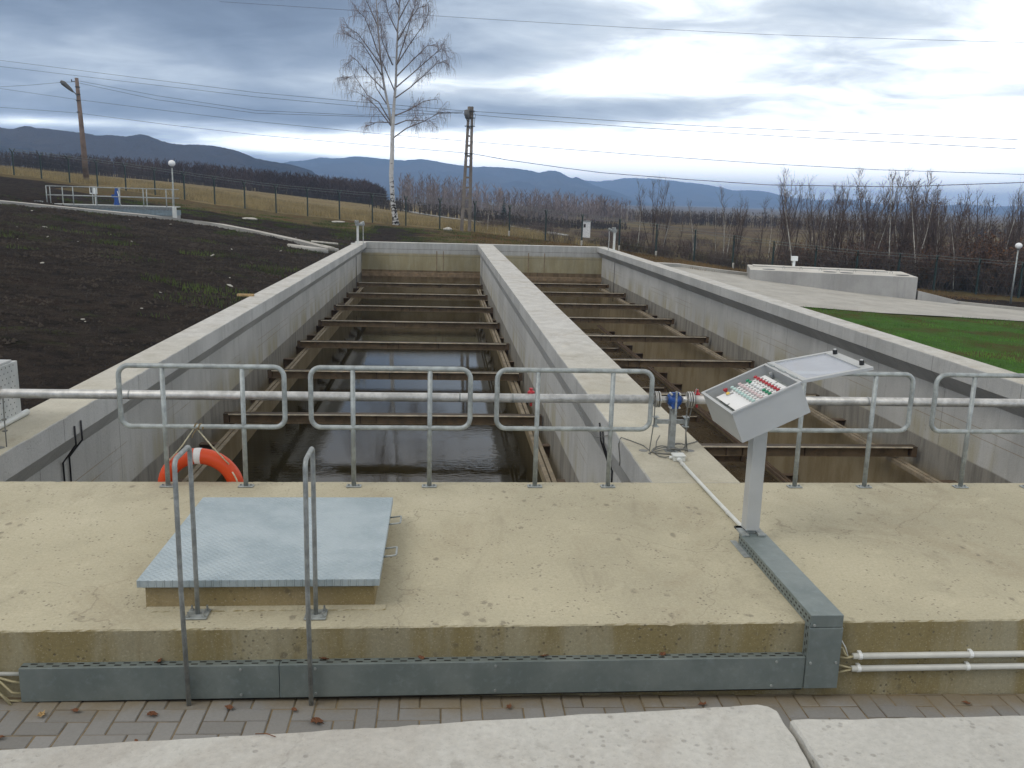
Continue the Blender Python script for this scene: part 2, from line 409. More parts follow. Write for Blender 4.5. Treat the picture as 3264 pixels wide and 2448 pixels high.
def terrain_mat():
    m, nt, sp = newmat('ground')
    p = nt.pos(); s = nt.sep(p)
    z = nt.n('ShaderNodeVertexColor', layer_name='zone').outputs[0]
    zs = nt.n('ShaderNodeSeparateColor', {0: z}).outputs
    n1 = nt.noise(p, .35, 6, .65); n2 = nt.noise(p, 2.2, 6, .7, .5); n3 = nt.noise(p, 9, 4, .75); n4 = nt.noise(p, .045, 5, .6)
    rough_g = nt.mix(nt.step(n2, .35, .65), (.085,.06,.032), (.14,.115,.05))
    rough_g = nt.mix(nt.math('MULTIPLY', nt.step(n1, .5, .65), .7), rough_g, (.11,.052,.022))
    rough_g = nt.mix(nt.math('MULTIPLY', nt.step(nt.noise(p, .9, 5, .7), .56, .68), .7), rough_g, (.075,.085,.022))
    meadow = nt.mix(nt.step(n4, .4, .6), (.10,.07,.04), (.145,.115,.055))
    meadow = nt.mix(nt.math('MULTIPLY', nt.step(nt.noise(p, .12, 6, .7), .5, .62), .75), meadow, (.065,.038,.028))
    far = nt.step(s[1], 72.0, 95.0)
    base = nt.mix(far, rough_g, meadow)
    soil = nt.mix(nt.step(n2, .3, .7), (.010,.008,.0065), (.044,.033,.025))
    soil = nt.mix(nt.math('MULTIPLY', nt.step(n1, .55, .7), .55), soil, (.040,.024,.015))
    gp = nt.math('MULTIPLY', nt.step(nt.noise(p, .42, 4, .6, .4), .57, .68), nt.step(n3, .4, .6))
    soil = nt.mix(nt.math('MULTIPLY', gp, .75), soil, (.045,.055,.014))
    lawn = nt.mix(nt.step(n2, .3, .7), (.046,.115,.016), (.075,.155,.026))
    lawn = nt.mix(nt.math('MULTIPLY', nt.step(n1, .45, .6), .85), lawn, (.085,.072,.020))
    lawn = nt.mix(nt.math('MULTIPLY', nt.step(nt.noise(p, .8, 5, .7), .63, .7), .8), lawn, (.030,.024,.016))
    dry = nt.mix(nt.step(nt.noise(nt.scale(p, .25, 1, 1), .5, 6, .7), .35, .65), (.17,.125,.058), (.30,.235,.12))
    dry = nt.mix(nt.math('MULTIPLY', nt.step(nt.noise(nt.scale(p, .5, 1, 1), .25, 5, .7), .52, .66), .8), dry, (.10,.085,.030))
    jit = nt.math('MULTIPLY', nt.math('SUBTRACT', nt.noise(p, 1.1, 5, .7), .5), .9)
    def wgt(k): return nt.step(nt.math('ADD', zs[k], jit), .4, .6)
    c = nt.mix(wgt(0), base, soil); c = nt.mix(wgt(2), c, dry); c = nt.mix(wgt(1), c, lawn)
    c = nt.mix(.35, c, nt.mix(n3, (.15,.15,.15), (.9,.9,.9)), 'OVERLAY')
    sp(Base_Color=c, Roughness=1.0, Specular_IOR_Level=.1)
    sp(Normal=nt.bump(nt.math('ADD', n2, nt.math('MULTIPLY', n3, .6)), 1.0, .22))
    return m
M['ground'] = terrain_mat()
def hills_mat():
    m, nt, sp = newmat('forested_hills')
    p = nt.pos()
    a = nt.noise(p, .0022, 7, .62, .6); b = nt.noise(p, .012, 6, .7)
    c = nt.mix(nt.step(a, .42, .58), (.018,.017,.015), (.050,.040,.032))
    c = nt.mix(nt.math('MULTIPLY', nt.step(b, .5, .68), .5), c, (.075,.062,.048))
    sp(Base_Color=c, Roughness=1.0, Specular_IOR_Level=0.0)
    sp(Normal=nt.bump(b, .9, 25.0))
    return m
M['hills'] = hills_mat()
def birch():
    m, nt, sp = newmat('birch_bark')
    p = nt.pos(); s = nt.sep(p)
    a = nt.noise(nt.scale(p, 3, 3, 5.5), 1.0, 5, .7); b = nt.noise(nt.scale(p, 1, 1, 14), 2.2, 3, .6)
    low = nt.step(s[2], 6.5, 0.6)
    dark = nt.math('MAXIMUM', nt.step(nt.math('ADD', a, nt.math('MULTIPLY', low, .13)), .60, .66), nt.math('MULTIPLY', nt.step(b, .66, .72), .6))
    c = nt.mix(dark, nt.mix(nt.step(b, .3, .7), (.46,.45,.43), (.62,.61,.585)), (.025,.02,.018))
    c = nt.mix(nt.math('MULTIPLY', nt.step(s[2], 7.0, 12.0), .62), c, (.15,.13,.125))
    sp(Base_Color=c, Roughness=.85)
    return m
M['birch'] = birch()
M['twig'] = plain('twig_purple', (.22,.18,.175), .9, 0, .3, 2); M['twig_b'] = plain('twig_brown', (.10,.074,.062), .9, 0, .3, 2)
M['twig_g'] = plain('branch_grey', (.155,.13,.12), .9, 0, .3, 2); M['twig_l'] = plain('twig_pale', (.17,.145,.125), .9, 0, .3, 2)
M['bark_d'] = plain('bark_dark', (.075,.058,.05), .95, 0, .3, 3); M['bark_w'] = plain('bark_white', (.42,.40,.35), .9, 0, .35, 4)
M['lf_brown'] = plain('leaf_brown', (.085,.045,.026), .9, 0, .4, 2); M['lf_rust'] = plain('leaf_rust', (.125,.058,.022), .9, 0, .35, 2)
M['lf_olive'] = plain('leaf_olive', (.10,.09,.025), .9, 0, .35, 2); M['wood'] = plain('far_wood', (.060,.043,.038), 1, 0, .35, .05)
M['wood2'] = plain('far_treeline', (.20,.165,.155), 1, 0, .35, .05); M['scrub'] = plain('far_scrub', (.060,.045,.036), 1, 0, .4, .06)
M['blade_dry'] = plain('dry_blades', (.30,.235,.115), 1, 0, .35, .4); M['blade_lawn'] = plain('lawn_blades', (.085,.20,.026), .9, 0, .5, .5)
M['blade_moss'] = plain('weed_blades', (.060,.085,.018), .9, 0, .5, .5)

# ------------------------------------------------------------------ terrain
L, M1, M2, RR, RO, LO = -4.154, 1.926, 2.758, 8.622, 9.142, -4.70
YD, YN, YF = 7.604, 4.869, 49.46
FX = [-70,-39,-27.6,-19.2,-13.75,-8.3,-2.9,2.4,7.7,12.9,17.9,23,28,32.6,37.3,60]
FZ = [5.6,3.46,2.34,1.40,.85,.51,.21,-.02,-.52,-1.02,-1.6,-2.2,-2.6,-2.74,-2.92,-3.4]
CX = [-300,-103,-82,-60,-45,-31,-14,0,17,60,300]
CZ = [16,7.1,5.2,3.7,2.4,1.2,-.2,-1.9,-3.3,-3.6,-5]
def sm(t): t = min(1, max(0, t)); return t*t*(3-2*t)
def zA(x):
    if x < -4.75: return -.1 + .11*(-4.75 - max(x, -26))
    if x > 9.1: return max(-.925 - .05*x, -3.4)
    return -.1 + (x+4.75)/13.85*(-1.28)
def ground(x, y):
    s = y + .41*x
    if s < 42: z = zA(x)
    elif s < 69: t = sm((s-42)/27); z = zA(x)*(1-t) + float(np.interp(x, FX, FZ))*t
    elif s < 230: t = (s-69)/161; z = float(np.interp(x, FX, FZ))*(1-t) + float(np.interp(x, CX, CZ))*t
    else:
        t = sm((s-230)/900); z = float(np.interp(x, CX, CZ))*(1-t) - 7*t
    if y < 8: z = min(z, -.35) if x < 0 else z
    if -23 < x < -12.5 and 48.4 < y < 54: z -= .34*sm((y-48.4)/1.2)*sm((54-y)/1.5)*sm((x+23)/1)*sm((-12.5-x)/1)
    return z
lawn_poly = [(9.0,4),(9.0,28),(9.2,30),(15.5,36.66),(18.8,36.26),(22.4,36.86),(25.9,37.3),(40,37.5),(40,4)]
road_poly = [(9.3,32.2),(13.16,36.55),(15.56,36.66),(17.1,36.43),(18.8,36.26),(22.4,36.86),(25.9,37.3),(42,38.2),(42,40.5),(30.8,44.5),(28.8,45.95),(27.4,47.2),(27.0,52.8),(17.0,53.2),(15.5,52.2),(14.6,53.9),(9.3,50.0)]
def inpoly(x, y, P):
    c = False; j = len(P)-1
    for i in range(len(P)):
        if (P[i][1] > y) != (P[j][1] > y) and x < (P[j][0]-P[i][0])*(y-P[i][1])/(P[j][1]-P[i][1]) + P[i][0]: c = not c
        j = i
    return c
def zone(x, y):
    s = y + .41*x
    soil = lawn = dry = 0.0
    if x < 9 and s < 66:
        soil = 1.0
        if s > 50 and x > -30: soil = 1 - .75*sm((s-50)/10)
        if x > -5: soil = .75 - .5*sm((x+5)/8) if y > 50 else soil
    if x >= 9 and s > 57 and x > 26 and s < 66: soil = .8
    if inpoly(x, y, lawn_poly): lawn = 1.0
    if s > 69.5 and s < 300:
        dry = sm((14 - x)/14) * .95
        if x > 0: dry *= .8
    return soil, lawn, dry
xs = [-7000,-5000,-3500,-2400,-1600,-1100,-800,-600,-450,-350,-270,-210,-170,-140,-115,-95,-80,-70,-62,-55,-49,-44,-40,-37] + list(np.arange(-34, -24, 1.0)) + list(np.arange(-24, -4.9, .42)) + [-4.76]
xs += list(np.linspace(-4.76, 9.16, 20))[1:] + list(np.arange(9.6, 42, .8)) + [45,50,56,64,74,88,105,130,160,200,260,340,450,600,800,1100,1600,2400,3500,5000,7000]
ys = [-60,-30,-12,0,4.0] + list(np.arange(6.0, 50, .55)) + [50.03] + list(np.arange(50.6, 74, .6)) + list(np.arange(75, 100, 1.6)) + [103,108,114,121,130,140,152,166,182,200,222,250,290,350,430,550,700,900,1200,1600,2200,3000,4200,5600,7000]
def make_terrain():
    vs = []; zc = []
    for y in ys:
        for x in xs:
            z = ground(x, y)
            s = y + .41*x
            if x < -5 and y > 7 and s < 69:
                k = min(1, (-5-x)/1.5)
                z += k*(.10*mnoise.noise(V((x*.30, y*.30, 1.7))) + .055*mnoise.noise(V((x*.9, y*.9, 4.2))) + .03*mnoise.noise(V((x*2.3, y*2.3, 9))))
            elif x > 9.3 and not inpoly(x, y, road_poly):
                z += .04*mnoise.noise(V((x*.8, y*.8, 2.2)))
            if s > 300: z += 4*mnoise.noise(V((x*.004, y*.004, 0)))*min(1, (s-300)/600)
            if inpoly(x, y, road_poly): z -= .06
            vs.append((x, y, z)); zc.append(zone(x, y))
    nx = len(xs); fs = []
    for j in range(len(ys)-1):
        for i in range(nx-1):
            cx = (xs[i]+xs[i+1])/2; cy = (ys[j]+ys[j+1])/2
            if -4.77 < cx < 9.17 and 4.0 < cy < 50.03: continue
            if -9 < cx < 9.17 and cy < 6: continue
            fs.append((j*nx+i, j*nx+i+1, (j+1)*nx+i+1, (j+1)*nx+i))
    mb = MB(); mb.add(vs, fs)
    o = struct(mb, 'ground', M['ground'], smooth=True)
    ca = o.data.color_attributes.new('zone', 'FLOAT_COLOR', 'POINT')
    ca.data.foreach_set('color', [c for q in zc for c in (q[0], q[1], q[2], 1.0)])
make_terrain()

# ------------------------------------------------------------------ basin concrete
def sweep(prof, axis, t0, t1, step, jit=None, jitter=.004, seed=1):
    """profile polygon (a,z) swept along axis 'x' or 'y'; jit = indices of arris points to roughen"""
    rnd = random.Random(seed); mb = MB(); n = max(1, int(abs(t1-t0)/step)); vs = []
    for i in range(n+1):
        t = t0 + (t1-t0)*i/n
        chip = rnd.random() < .012
        for k, (a, z) in enumerate(prof):
            da = dz = 0
            if jit and k in jit:
                da = rnd.uniform(-jitter, jitter); dz = -abs(rnd.gauss(0, jitter*.7)) - (rnd.uniform(.004, .016) if chip else 0)
            vs.append((t, a+da, z+dz) if axis == 'x' else (a+da, t, z+dz))
    P = len(prof); fs = []
    for i in range(n):
        for k in range(P):
            q = (k+1) % P
            fs.append((i*P+k, i*P+q, (i+1)*P+q, (i+1)*P+k))
    fs.append(tuple(range(P))); fs.append(tuple(n*P+k for k in range(P-1, -1, -1)))
    mb.add(vs, fs)
    bm = bmesh.new(); me = bpy.data.meshes.new('t'); me.from_pydata(mb.v, [], mb.f); bm.from_mesh(me)
    bmesh.ops.recalc_face_normals(bm, faces=bm.faces); bm.to_mesh(me); bm.free()
    out = MB(); out.add([v.co[:] for v in me.vertices], [tuple(p.vertices) for p in me.polygons]); bpy.data.meshes.remove(me)
    return out
e = .008
b = sweep([(-4.79,-5),(-4.79,-.07),(LO,-e*.3),(LO+.02,.0025),(L-e,.0025),(L,-e),(L,-.27),(-4.45,-.60),(-4.45,-5)], 'y', YD-.022, YF-.003, .16, (4,5), .003, 3)
single(b, 'concrete_wall', M['wall'], 'long pale concrete basin wall with a flat top beside the dark soil bank', 'wall')
b = sweep([(M1,-.27),(M1,-e),(M1+e,.0025),(M2-e,.0025),(M2,-e),(M2,-.27),(2.60,-.66),(2.60,-5),(2.08,-5),(2.08,-.66)], 'y', YD-.022, YF-.003, .16, (1,4), .003, 5)
single(b, 'dividing_wall', M['wall'], 'pale concrete wall running down the middle between the two basins', 'wall')
b = sweep([(RR,-.27),(RR,-e),(RR+e,.0025),(RO-.01,.0025),(RO,-e),(9.17,-.1),(9.17,-5),(8.92,-5),(8.92,-.58)], 'y', YD-.022, YF-.003, .16, (1,4), .003, 8)
single(b, 'concrete_wall', M['wall'], 'long pale concrete basin wall bordering the green lawn', 'wall')
b = sweep([(YF,-5),(YF,-e),(YF+e,0),(50.0,0),(50.0,-5)], 'x', -4.79, 9.17, .2, (1,2), .004, 9)
t = thing('end_wall', 'stained concrete wall closing the far end of both basins', 'wall', (2.2,49.7,0))
part(b, 'wall', M['endwall'], t)
for x0, x1 in ((-.35, -.30), (.02, .06), (4.75, 4.80), (5.65, 5.69)):
    b = MB(); b.box(x0, x1, YF-.012, YF+.005, -1.5, -.42); part(b, 'crack_seam', M['flight'], t)
b = sweep([(YN,-5),(YN,-.27),(YN,-.03),(YN,-e),(YN+e,0),(YN+.03,0),(YD-.03,0),(YD-e,0),(YD,-e),(YD,-.03),(YD,-5)], 'x', -8.5, 13, .03, (3,4,7,8), .0018, 11)
single(b, 'concrete_deck', M['deck'], 'yellowish weathered concrete walkway deck carrying the handrails and the hatch', 'walkway')
b = MB(); b.box(-4.45, 2.08, YD, YF, -3.2, -3.15); struct(b, 'water', M['water'])
b = MB(); b.box(2.60, 8.92, YD, YF, -4.8, -4.62); struct(b, 'basin_floor', M['mud'])

# pavement of herringbone pavers (tilted a little to the right)
def pavement():
    w = .122; mb = MB(); rnd = random.Random(4); g = .004
    zp = lambda x: -.452 - .0158*x
    ox, oy = -3.4, 2.9
    for i in range(0, 78):
        for j in range(0, 17):
            t = (i - j) % 4
            if t == 0: x0, x1, y0, y1 = i*w, (i+2)*w, j*w, (j+1)*w
            elif t == 2: x0, x1, y0, y1 = i*w, (i+1)*w, (j-1)*w, (j+1)*w
            else: continue
            x0 += ox+g; x1 += ox-g; y0 += oy+g; y1 += oy-g
            if y0 > YN-.012: continue
            y1 = min(y1, YN-.006)
            h = rnd.uniform(-.0025, .0025); c = .005
            za, zb = zp(x0)+h, zp(x1)+h
            mb.add([(x0,y0,za-.05),(x1,y0,zb-.05),(x1,y1,zb-.05),(x0,y1,za-.05),(x0,y0,za-c),(x1,y0,zb-c),(x1,y1,zb-c),(x0,y1,za-c),
                    (x0+c,y0+c,za),(x1-c,y0+c,zb),(x1-c,y1-c,zb),(x0+c,y1-c,za)],
                   [(8,9,10,11),(4,5,9,8),(5,6,10,9),(6,7,11,10),(7,4,8,11),(0,1,5,4),(1,2,6,5),(2,3,7,6),(3,0,4,7)])
    struct(mb, 'pavement', M['paver'])
    mb = MB(); mb.add([(-9,.0,-.45-.0158*-9-.008),(13,.0,-.45-.0158*13-.008),(13,YN-.001,-.45-.0158*13-.008),(-9,YN-.001,-.45-.0158*-9-.008)], [(0,1,2,3)])
    struct(mb, 'joint_sand', M['sand'])
pavement()
# foreground slabs (tops of the neighbouring tank)
def slab(poly, z, thick, name, label, seed):
    rnd = random.Random(seed); pts = []
    for i in range(len(poly)):
        a = V(poly[i]); c = V(poly[(i+1) % len(poly)]); n = max(1, int((c-a).length/.05))
        for k in range(n):
            q = a.lerp(c, k/n); d = (c-a).normalized(); nn = V((d.y, -d.x))
            q = q + nn*rnd.uniform(-.004, .004)
            pts.append(q)
    N = len(pts); mb = MB()
    cen = sum(pts, V((0,0)))/N
    inn = [p + (cen-p).normalized()*.008 for p in pts]
    zz = [z - abs(rnd.gauss(0, .0015)) for _ in pts]
    vs = [(p.x,p.y,z-thick) for p in pts] + [(p.x,p.y,h-.009) for p, h in zip(pts, zz)] + [(p.x,p.y,h) for p, h in zip(inn, zz)]
    fs = [tuple(2*N+k for k in range(N))]
    for k in range(N):
        q = (k+1) % N
        fs += [(k, q, N+q, N+k), (N+k, N+q, 2*N+q, 2*N+k)]
    mb.add(vs, fs)
    single(mb, name, M['slab'], label, 'slab')
slab([(-4,.4),(1.122,.4),(1.128,2.28),(1.137,2.45),(1.132,2.59),(1.118,2.622),(1.085,2.634),(-4,2.29)], .85, 1.6, 'concrete_slab', 'broad pale concrete slab crossing the foreground with a rounded corner', 2)
slab([(1.140,.4),(4,.4),(4,2.515),(1.146,2.515)], .866, 1.6, 'concrete_slab', 'smaller pale concrete slab beside the joint at the bottom right corner', 6)

# ------------------------------------------------------------------ flights, rails
def make_flight(x0, x1, name, label, cat, loc, group, zoff=0):
    y, z = loc[1], loc[2]
    t = thing(name, label, cat, loc, group)
    b = MB(); b.box(x0, x1, y-.17, y+.01, z-.014, z); part(b, 'top_flange', M['flange'], t)
    b = MB(); b.box(x0, x1, y-.03, y+.0, z-.225, z-.0145); b.box(x0, x1, y-.05, y-.03, z-.225, z-.208); part(b, 'web', M['flight'], t)
    b = MB(); b.box(x0+.10, x1-.10, y-.186, y-.1702, z-.020, z+.002); part(b, 'wear_edge', M['wear'], t)
    for xa in (x0, x1-.10):
        b = MB(); b.box(xa, xa+.10, y-.168, y-.031, z-.20, z-.0145); part(b, 'end_shoe', M['shoe'], t, bevel=.006)
    for fr in (.42, .47, .66):
        xa = x0 + (x1-x0)*fr
        b = MB(); b.box(xa, xa+.012, y-.06, y-.0305, z-.207, z-.0145); part(b, 'stiffener', M['shoe'], t)
    return t
ORD = ['nearest', 'second nearest', 'third nearest', 'fourth nearest', 'fifth nearest', 'sixth nearest', 'seventh nearest', 'eighth nearest']
YL = [17.5, 22.0, 26.57, 31.1, 35.55, 40.2, 45.1]
YR = [15.34, 19.73, 24.13, 28.54, 33.0, 37.44, 42.17, 46.59]
fl0 = None
for k, y in enumerate(YL):
    lab = 'brown steel crossbeam over the dark water in the left basin, %s to the handrail' % ORD[k]
    if fl0 is None: fl0 = make_flight(-4.29, 2.05, 'scraper_flight', lab, 'scraper beam', (-1.12, y, -1.8), 'scraper beams over the left basin')
    else: dup(fl0, (-1.12, y, -1.8), label=lab)
fr0 = None
for k, y in enumerate(YR):
    lab = 'brown steel crossbeam in the right basin, %s to the handrail, upper row' % ORD[k]
    if fr0 is None: fr0 = make_flight(2.63, 8.82, 'scraper_flight', lab, 'scraper beam', (5.72, y, -1.8), 'upper scraper beams in the right basin')
    else: dup(fr0, (5.72, y, -1.8), label=lab)
fb0 = None
for k, y in enumerate((13.9, 18.4, 22.9, 27.3, 31.7, 36.1, 40.5, 44.9)):
    lab = 'muddy crossbeam low on the floor of the right basin, %s to the handrail' % ORD[k]
    if fb0 is None: fb0 = make_flight(2.66, 8.33, 'scraper_flight', lab, 'scraper beam', (5.5, y, -4.2), 'lower scraper beams in the right basin')
    else: dup(fb0, (5.5, y, -4.2), label=lab)
b = MB(); b.box(-4.35, 2.05, 48.6, 48.72, -1.78, -1.55)
single(b, 'scum_baffle', M['flight'], 'brown baffle board across the left basin just before the end wall', 'baffle')
b = MB(); b.box(2.65, 8.8, 48.6, 48.72, -1.86, -1.66)
single(b, 'scum_baffle', M['flight'], 'brown baffle board across the right basin just before the end wall', 'baffle')
def rail(x, side, z, wallx, label, mat, y0=9.0, y1=46.8, bz=-.04):
    t = thing('guide_rail', label, 'rail', (x, 28, z), 'guide rails along the basin walls')
    for dx in (-.05, .05):
        b = MB(); b.box(x+dx-.035, x+dx+.035, y0, y1, z-.012, z); b.box(x+dx-.035, x+dx-.025, y0, y1, z-.07, z-.012)
        part(b, 'angle_bar', mat, t)
    y = y0+.6
    while y < y1:
        b = MB(); xa, xb = sorted((x+.08*side, wallx)); b.box(xa, xb, y-.09, y+.09, z-.055, z-.045)
        b.add([(xb if side > 0 else xa, y-.008, z-.055), (xb if side > 0 else xa, y-.008, z-.32), (xa if side > 0 else xb, y-.008, z-.055),
               (xb if side > 0 else xa, y+.008, z-.055), (xb if side > 0 else xa, y+.008, z-.32), (xa if side > 0 else xb, y+.008, z-.055)],
              [(0,1,2),(3,5,4),(0,2,5,3),(1,4,5,2),(0,3,4,1)])
        part(b, 'wall_bracket', M['shoe'], t)
        y += 2.2
    return t
rail(-4.02, -1, -2.04, -4.45, 'brown double guide rail on the left wall of the water basin', M['rail'])
rail(1.83, 1, -2.04, 2.08, 'brown double guide rail on the dividing wall above the dark water', M['rail'])
rail(8.46, 1, -2.04, 8.92, 'pale brown guide rail on brackets along the wall by the lawn', M['rail'])
rail(2.85, -1, -2.04, 2.60, 'brown guide rail on the far side of the dividing wall', M['rail'])
rail(8.42, 1, -4.02, 8.92, 'low muddy guide rail near the floor of the right basin', M['shoe'])

# ------------------------------------------------------------------ handrails on the deck
YRL = 7.464
def arc(c, a0, a1, r, ux, uz, n=6):
    return [V(c) + V(ux)*r*math.cos(a0+(a1-a0)*k/n) + V(uz)*r*math.sin(a0+(a1-a0)*k/n) for k in range(n+1)]
def make_rail(x0, label):
    w = 1.36; zt, zl = 1.058, .535; r = .0215; rc = .085
    t = thing('handrail', label, 'handrail', (x0+w/2, YRL, 0), 'handrail frames along the deck edge')
    X, Z = (1,0,0), (0,0,1); pts = []
    for cx, cz, a in ((x0+w-rc, zt-rc, 0), (x0+rc, zt-rc, 90), (x0+rc, zl+rc, 180), (x0+w-rc, zl+rc, 270)):
        pts += arc((cx, YRL, cz), R(a), R(a+90), rc, X, Z)
    b = MB(); b.tube(pts, r, 12, closed=True); part(b, 'rail_loop', M['galv'], t, smooth=True)
    for px in (x0+.355, x0+1.012):
        b = MB(); b.tube([(px, YRL, .01), (px, YRL, zt-.018)], .0205, 12); p = part(b, 'post', M['galv'], t, smooth=True)
        b = MB(); b.box(px-.065, px+.065, YRL-.035, YRL+.035, .002, .012); part(b, 'base_plate', M['galv'], p, bevel=.004)
        b = MB()
        for sx in (-.043, .043): b.cyl((px+sx, YRL, .012), (px+sx, YRL, .024), .009, 6)
        part(b, 'bolt', M['galv_dark'], p)
    return t
hr0 = make_rail(-2.69, 'galvanised handrail frame at the left with the orange lifebuoy tied to it')
for x0, lab in ((-1.109, 'galvanised handrail frame second from the left, behind the steel hatch'), (.482, 'galvanised handrail frame ending beside the blue clamp on the dividing wall'),
                (2.86, 'galvanised handrail frame partly hidden behind the grey control desk'), (4.44, 'galvanised handrail frame cut off by the right edge of the photo')):
    dup(hr0, (x0+.68, YRL, 0), label=lab)

# hoop grab rails
def hoop(xb, yb, yf, label):
    zt = 1.06; r = .0140; rc = .045; zf = -.452-.0158*xb
    t = thing('grab_rail', label, 'grab rail', (xb, yb, 0), 'hooped grab rails by the hatch')
    pts = [(xb, yf+.03, zf-.02), (xb-.004, yf+.01, .3)] + arc((xb, yf+rc, zt-rc), R(180), R(90), rc, (0,1,0), (0,0,1)) + arc((xb, yb-rc, zt-rc), R(90), 0, rc, (0,1,0), (0,0,1)) + [(xb, yb, .3), (xb, yb, .008)]
    b = MB(); b.tube(pts, r, 12); part(b, 'tube', M['galv_dark'], t, smooth=True)
    b = MB(); b.box(xb-.065, xb+.065, yb-.065, yb+.065, .003, .012); bp = part(b, 'base_plate', M['galv'], t, bevel=.003)
    for sx in (-.045, .045):
        for sy in (-.045, .045):
            b = MB(); b.cyl((xb+sx, yb+sy, .012), (xb+sx, yb+sy, .022), .012, 6); b.cyl((xb+sx, yb+sy, .022), (xb+sx, yb+sy, .045), .006, 6)
            part(b, 'bolt', M['galv_dark'], bp)
hoop(-1.445, 5.04, 4.745, 'tall grey hooped grab rail in front of the left half of the hatch')
hoop(-.742, 5.02, 4.735, 'tall grey hooped grab rail in front of the right half of the hatch')

# hatch
t = thing('access_hatch', 'large blue-grey checker plate hatch on a low concrete curb', 'hatch', (-1.09,5.86,0))
b = sweep([(5.135,-.002),(5.135,.135),(5.14,.14),(6.555,.14),(6.56,.135),(6.56,-.002)], 'x', -1.775, -.40, .08, (1,2), .003, 21)
part(b, 'concrete_curb', M['curbside'], t)
b = MB(); b.box(-1.785, -.39, 5.125, 6.57, .1405, .156); part(b, 'frame', M['galv'], t, bevel=.002)
b = MB(); b.box(-1.81, -.366, 5.092, 6.602, .157, .203); lid = part(b, 'lid', M['checker'], t, bevel=.003)
for y0 in (5.50, 6.09):
    pts = [(-.366,y0,.175),(-.29,y0,.185)] + [(-.285,y0+.01,.186),(-.285,y0+.13,.186)] + [(-.29,y0+.14,.185),(-.366,y0+.14,.175)]
    b = MB(); b.tube(pts, .0065, 8); part(b, 'handle', M['galv'], lid, smooth=True)
b = sweep([(5.085,.0005),(5.09,.008),(5.11,.012),(5.134,.014),(5.134,.0005)], 'x', -1.77, -.33, .03, (0,1,2), .004, 5)
part(b, 'mortar_bead', M['deck'], t)

# ------------------------------------------------------------------ cable tray
t = thing('cable_tray', 'long blue-grey slotted cable tray fixed low along the front of the deck', 'cable tray', (0,4.83,-.3))
segs = [(-2.392, -.93, .0), (-.927, 2.243, -.002)]
for x0, x1, dy in segs:
    b = MB(); b.box(x0, x1, 4.80+dy*.5, YN-.001, -.41, -.2-dy*.2); part(b, 'cover', M['tray_x'], t, bevel=.003)
for x, z in ((-1.15,-.225),(-1.15,-.385),(-.72,-.225),(-.72,-.385),(.34,-.225),(.34,-.385),(2.06,-.225),(2.04,-.385)):
    b = MB(); b.cyl((x, 4.80, z), (x, 4.792, z), .008, 10); part(b, 'screw', M['galv'], t)
b = MB(); b.box(-2.30, 2.24, 4.815, YN-.002, -.425, -.411); part(b, 'mounting_strip', M['black'], t)
t = thing('cable_tray', 'blue-grey slotted tray running over the deck and down its edge from the control desk', 'cable tray', (2.35,5.4,0))
b = MB(); b.box(2.246, 2.452, 4.79, 6.13, .002, .082); part(b, 'deck_run', M['tray_y'], t, bevel=.004)
b = MB(); b.box(2.246, 2.456, 4.787, YN-.001, -.405, -.001); part(b, 'drop_run', M['tray_z'], t, bevel=.004)
for x, z in ((2.27,-.23),(2.43,-.23),(2.27,.02)):
    b = MB(); b.cyl((x,4.787,z),(x,4.779,z),.008,10); part(b, 'screw', M['galv'], t)

# conduits on the deck front, right
for k, (z, lab) in enumerate(((-.222, 'upper of two white plastic conduit pipes on the deck front'), (-.307, 'lower of two white plastic conduit pipes on the deck front'))):
    t = thing('conduit_pipe', lab, 'conduit', (3.5,4.845,z), 'white conduit pipes on the deck front')
    b = MB(); b.tube([(2.565,4.846,z),(9,4.846,z-.004)], .0195, 12); part(b, 'pipe', M['pvc'], t, smooth=True)
    for x in (2.60, 3.32-.01*k, 4.05, 4.8):
        b = MB(); b.tube([(x,4.846,z),(x+.022,4.846,z)], .0225, 12); b.box(x, x+.022, 4.846, YN, z+.016, z+.026); part(b, 'clip', M['white'], t)
    cs = (((2.452,4.83,z+.075),(2.48,4.82,z+.07),(2.50,4.82,z+.03),(2.53,4.835,z+.0),(2.58,4.846,z)), ((2.452,4.83,z+.005),(2.52,4.83,z-.002),(2.58,4.846,z-.002))) if k == 0 else (((2.452,4.83,z+.04),(2.52,4.835,z+.02),(2.58,4.846,z)), ((2.452,4.83,z-.02),(2.52,4.835,z-.008),(2.58,4.846,z-.004)))
    for c in cs:
        b = MB(); b.tube(c, .007, 8); part(b, 'cable', M['cable_y'], t, smooth=True)
b = MB(); b.tube([(2.452,4.83,-.10),(2.462,4.83,-.09),(2.475,4.82,-.11),(2.50,4.82,-.15),(2.525,4.83,-.21)], .004, 6)
single(b, 'loose_cable', M['white'], 'thin white cable looping out of the drop tray above the conduits', 'cable', smooth=True)
# cables at the left end
t = thing('cable_bundle', 'cream cables hanging out of the left end of the wall tray', 'cable', (-2.5,4.84,-.3))
for c in (((-3.2,4.84,-.235),(-2.38,4.84,-.255)),):
    b = MB(); b.tube(c, .012, 8); part(b, 'conduit', M['pvc'], t, smooth=True)
for c in (((-2.75,4.84,-.22),(-2.52,4.83,-.27),(-2.45,4.83,-.295),(-2.38,4.84,-.315)), ((-2.75,4.84,-.22),(-2.53,4.83,-.275),(-2.45,4.82,-.36),(-2.37,4.83,-.375)),
          ((-2.9,4.84,-.25),(-2.53,4.81,-.34),(-2.46,4.80,-.40),(-2.38,4.82,-.415)), ((-2.8,4.84,-.28),(-2.50,4.80,-.36),(-2.44,4.78,-.415))):
    b = MB(); b.tube(c, .007, 8); part(b, 'cable', M['cable_y'], t, smooth=True)

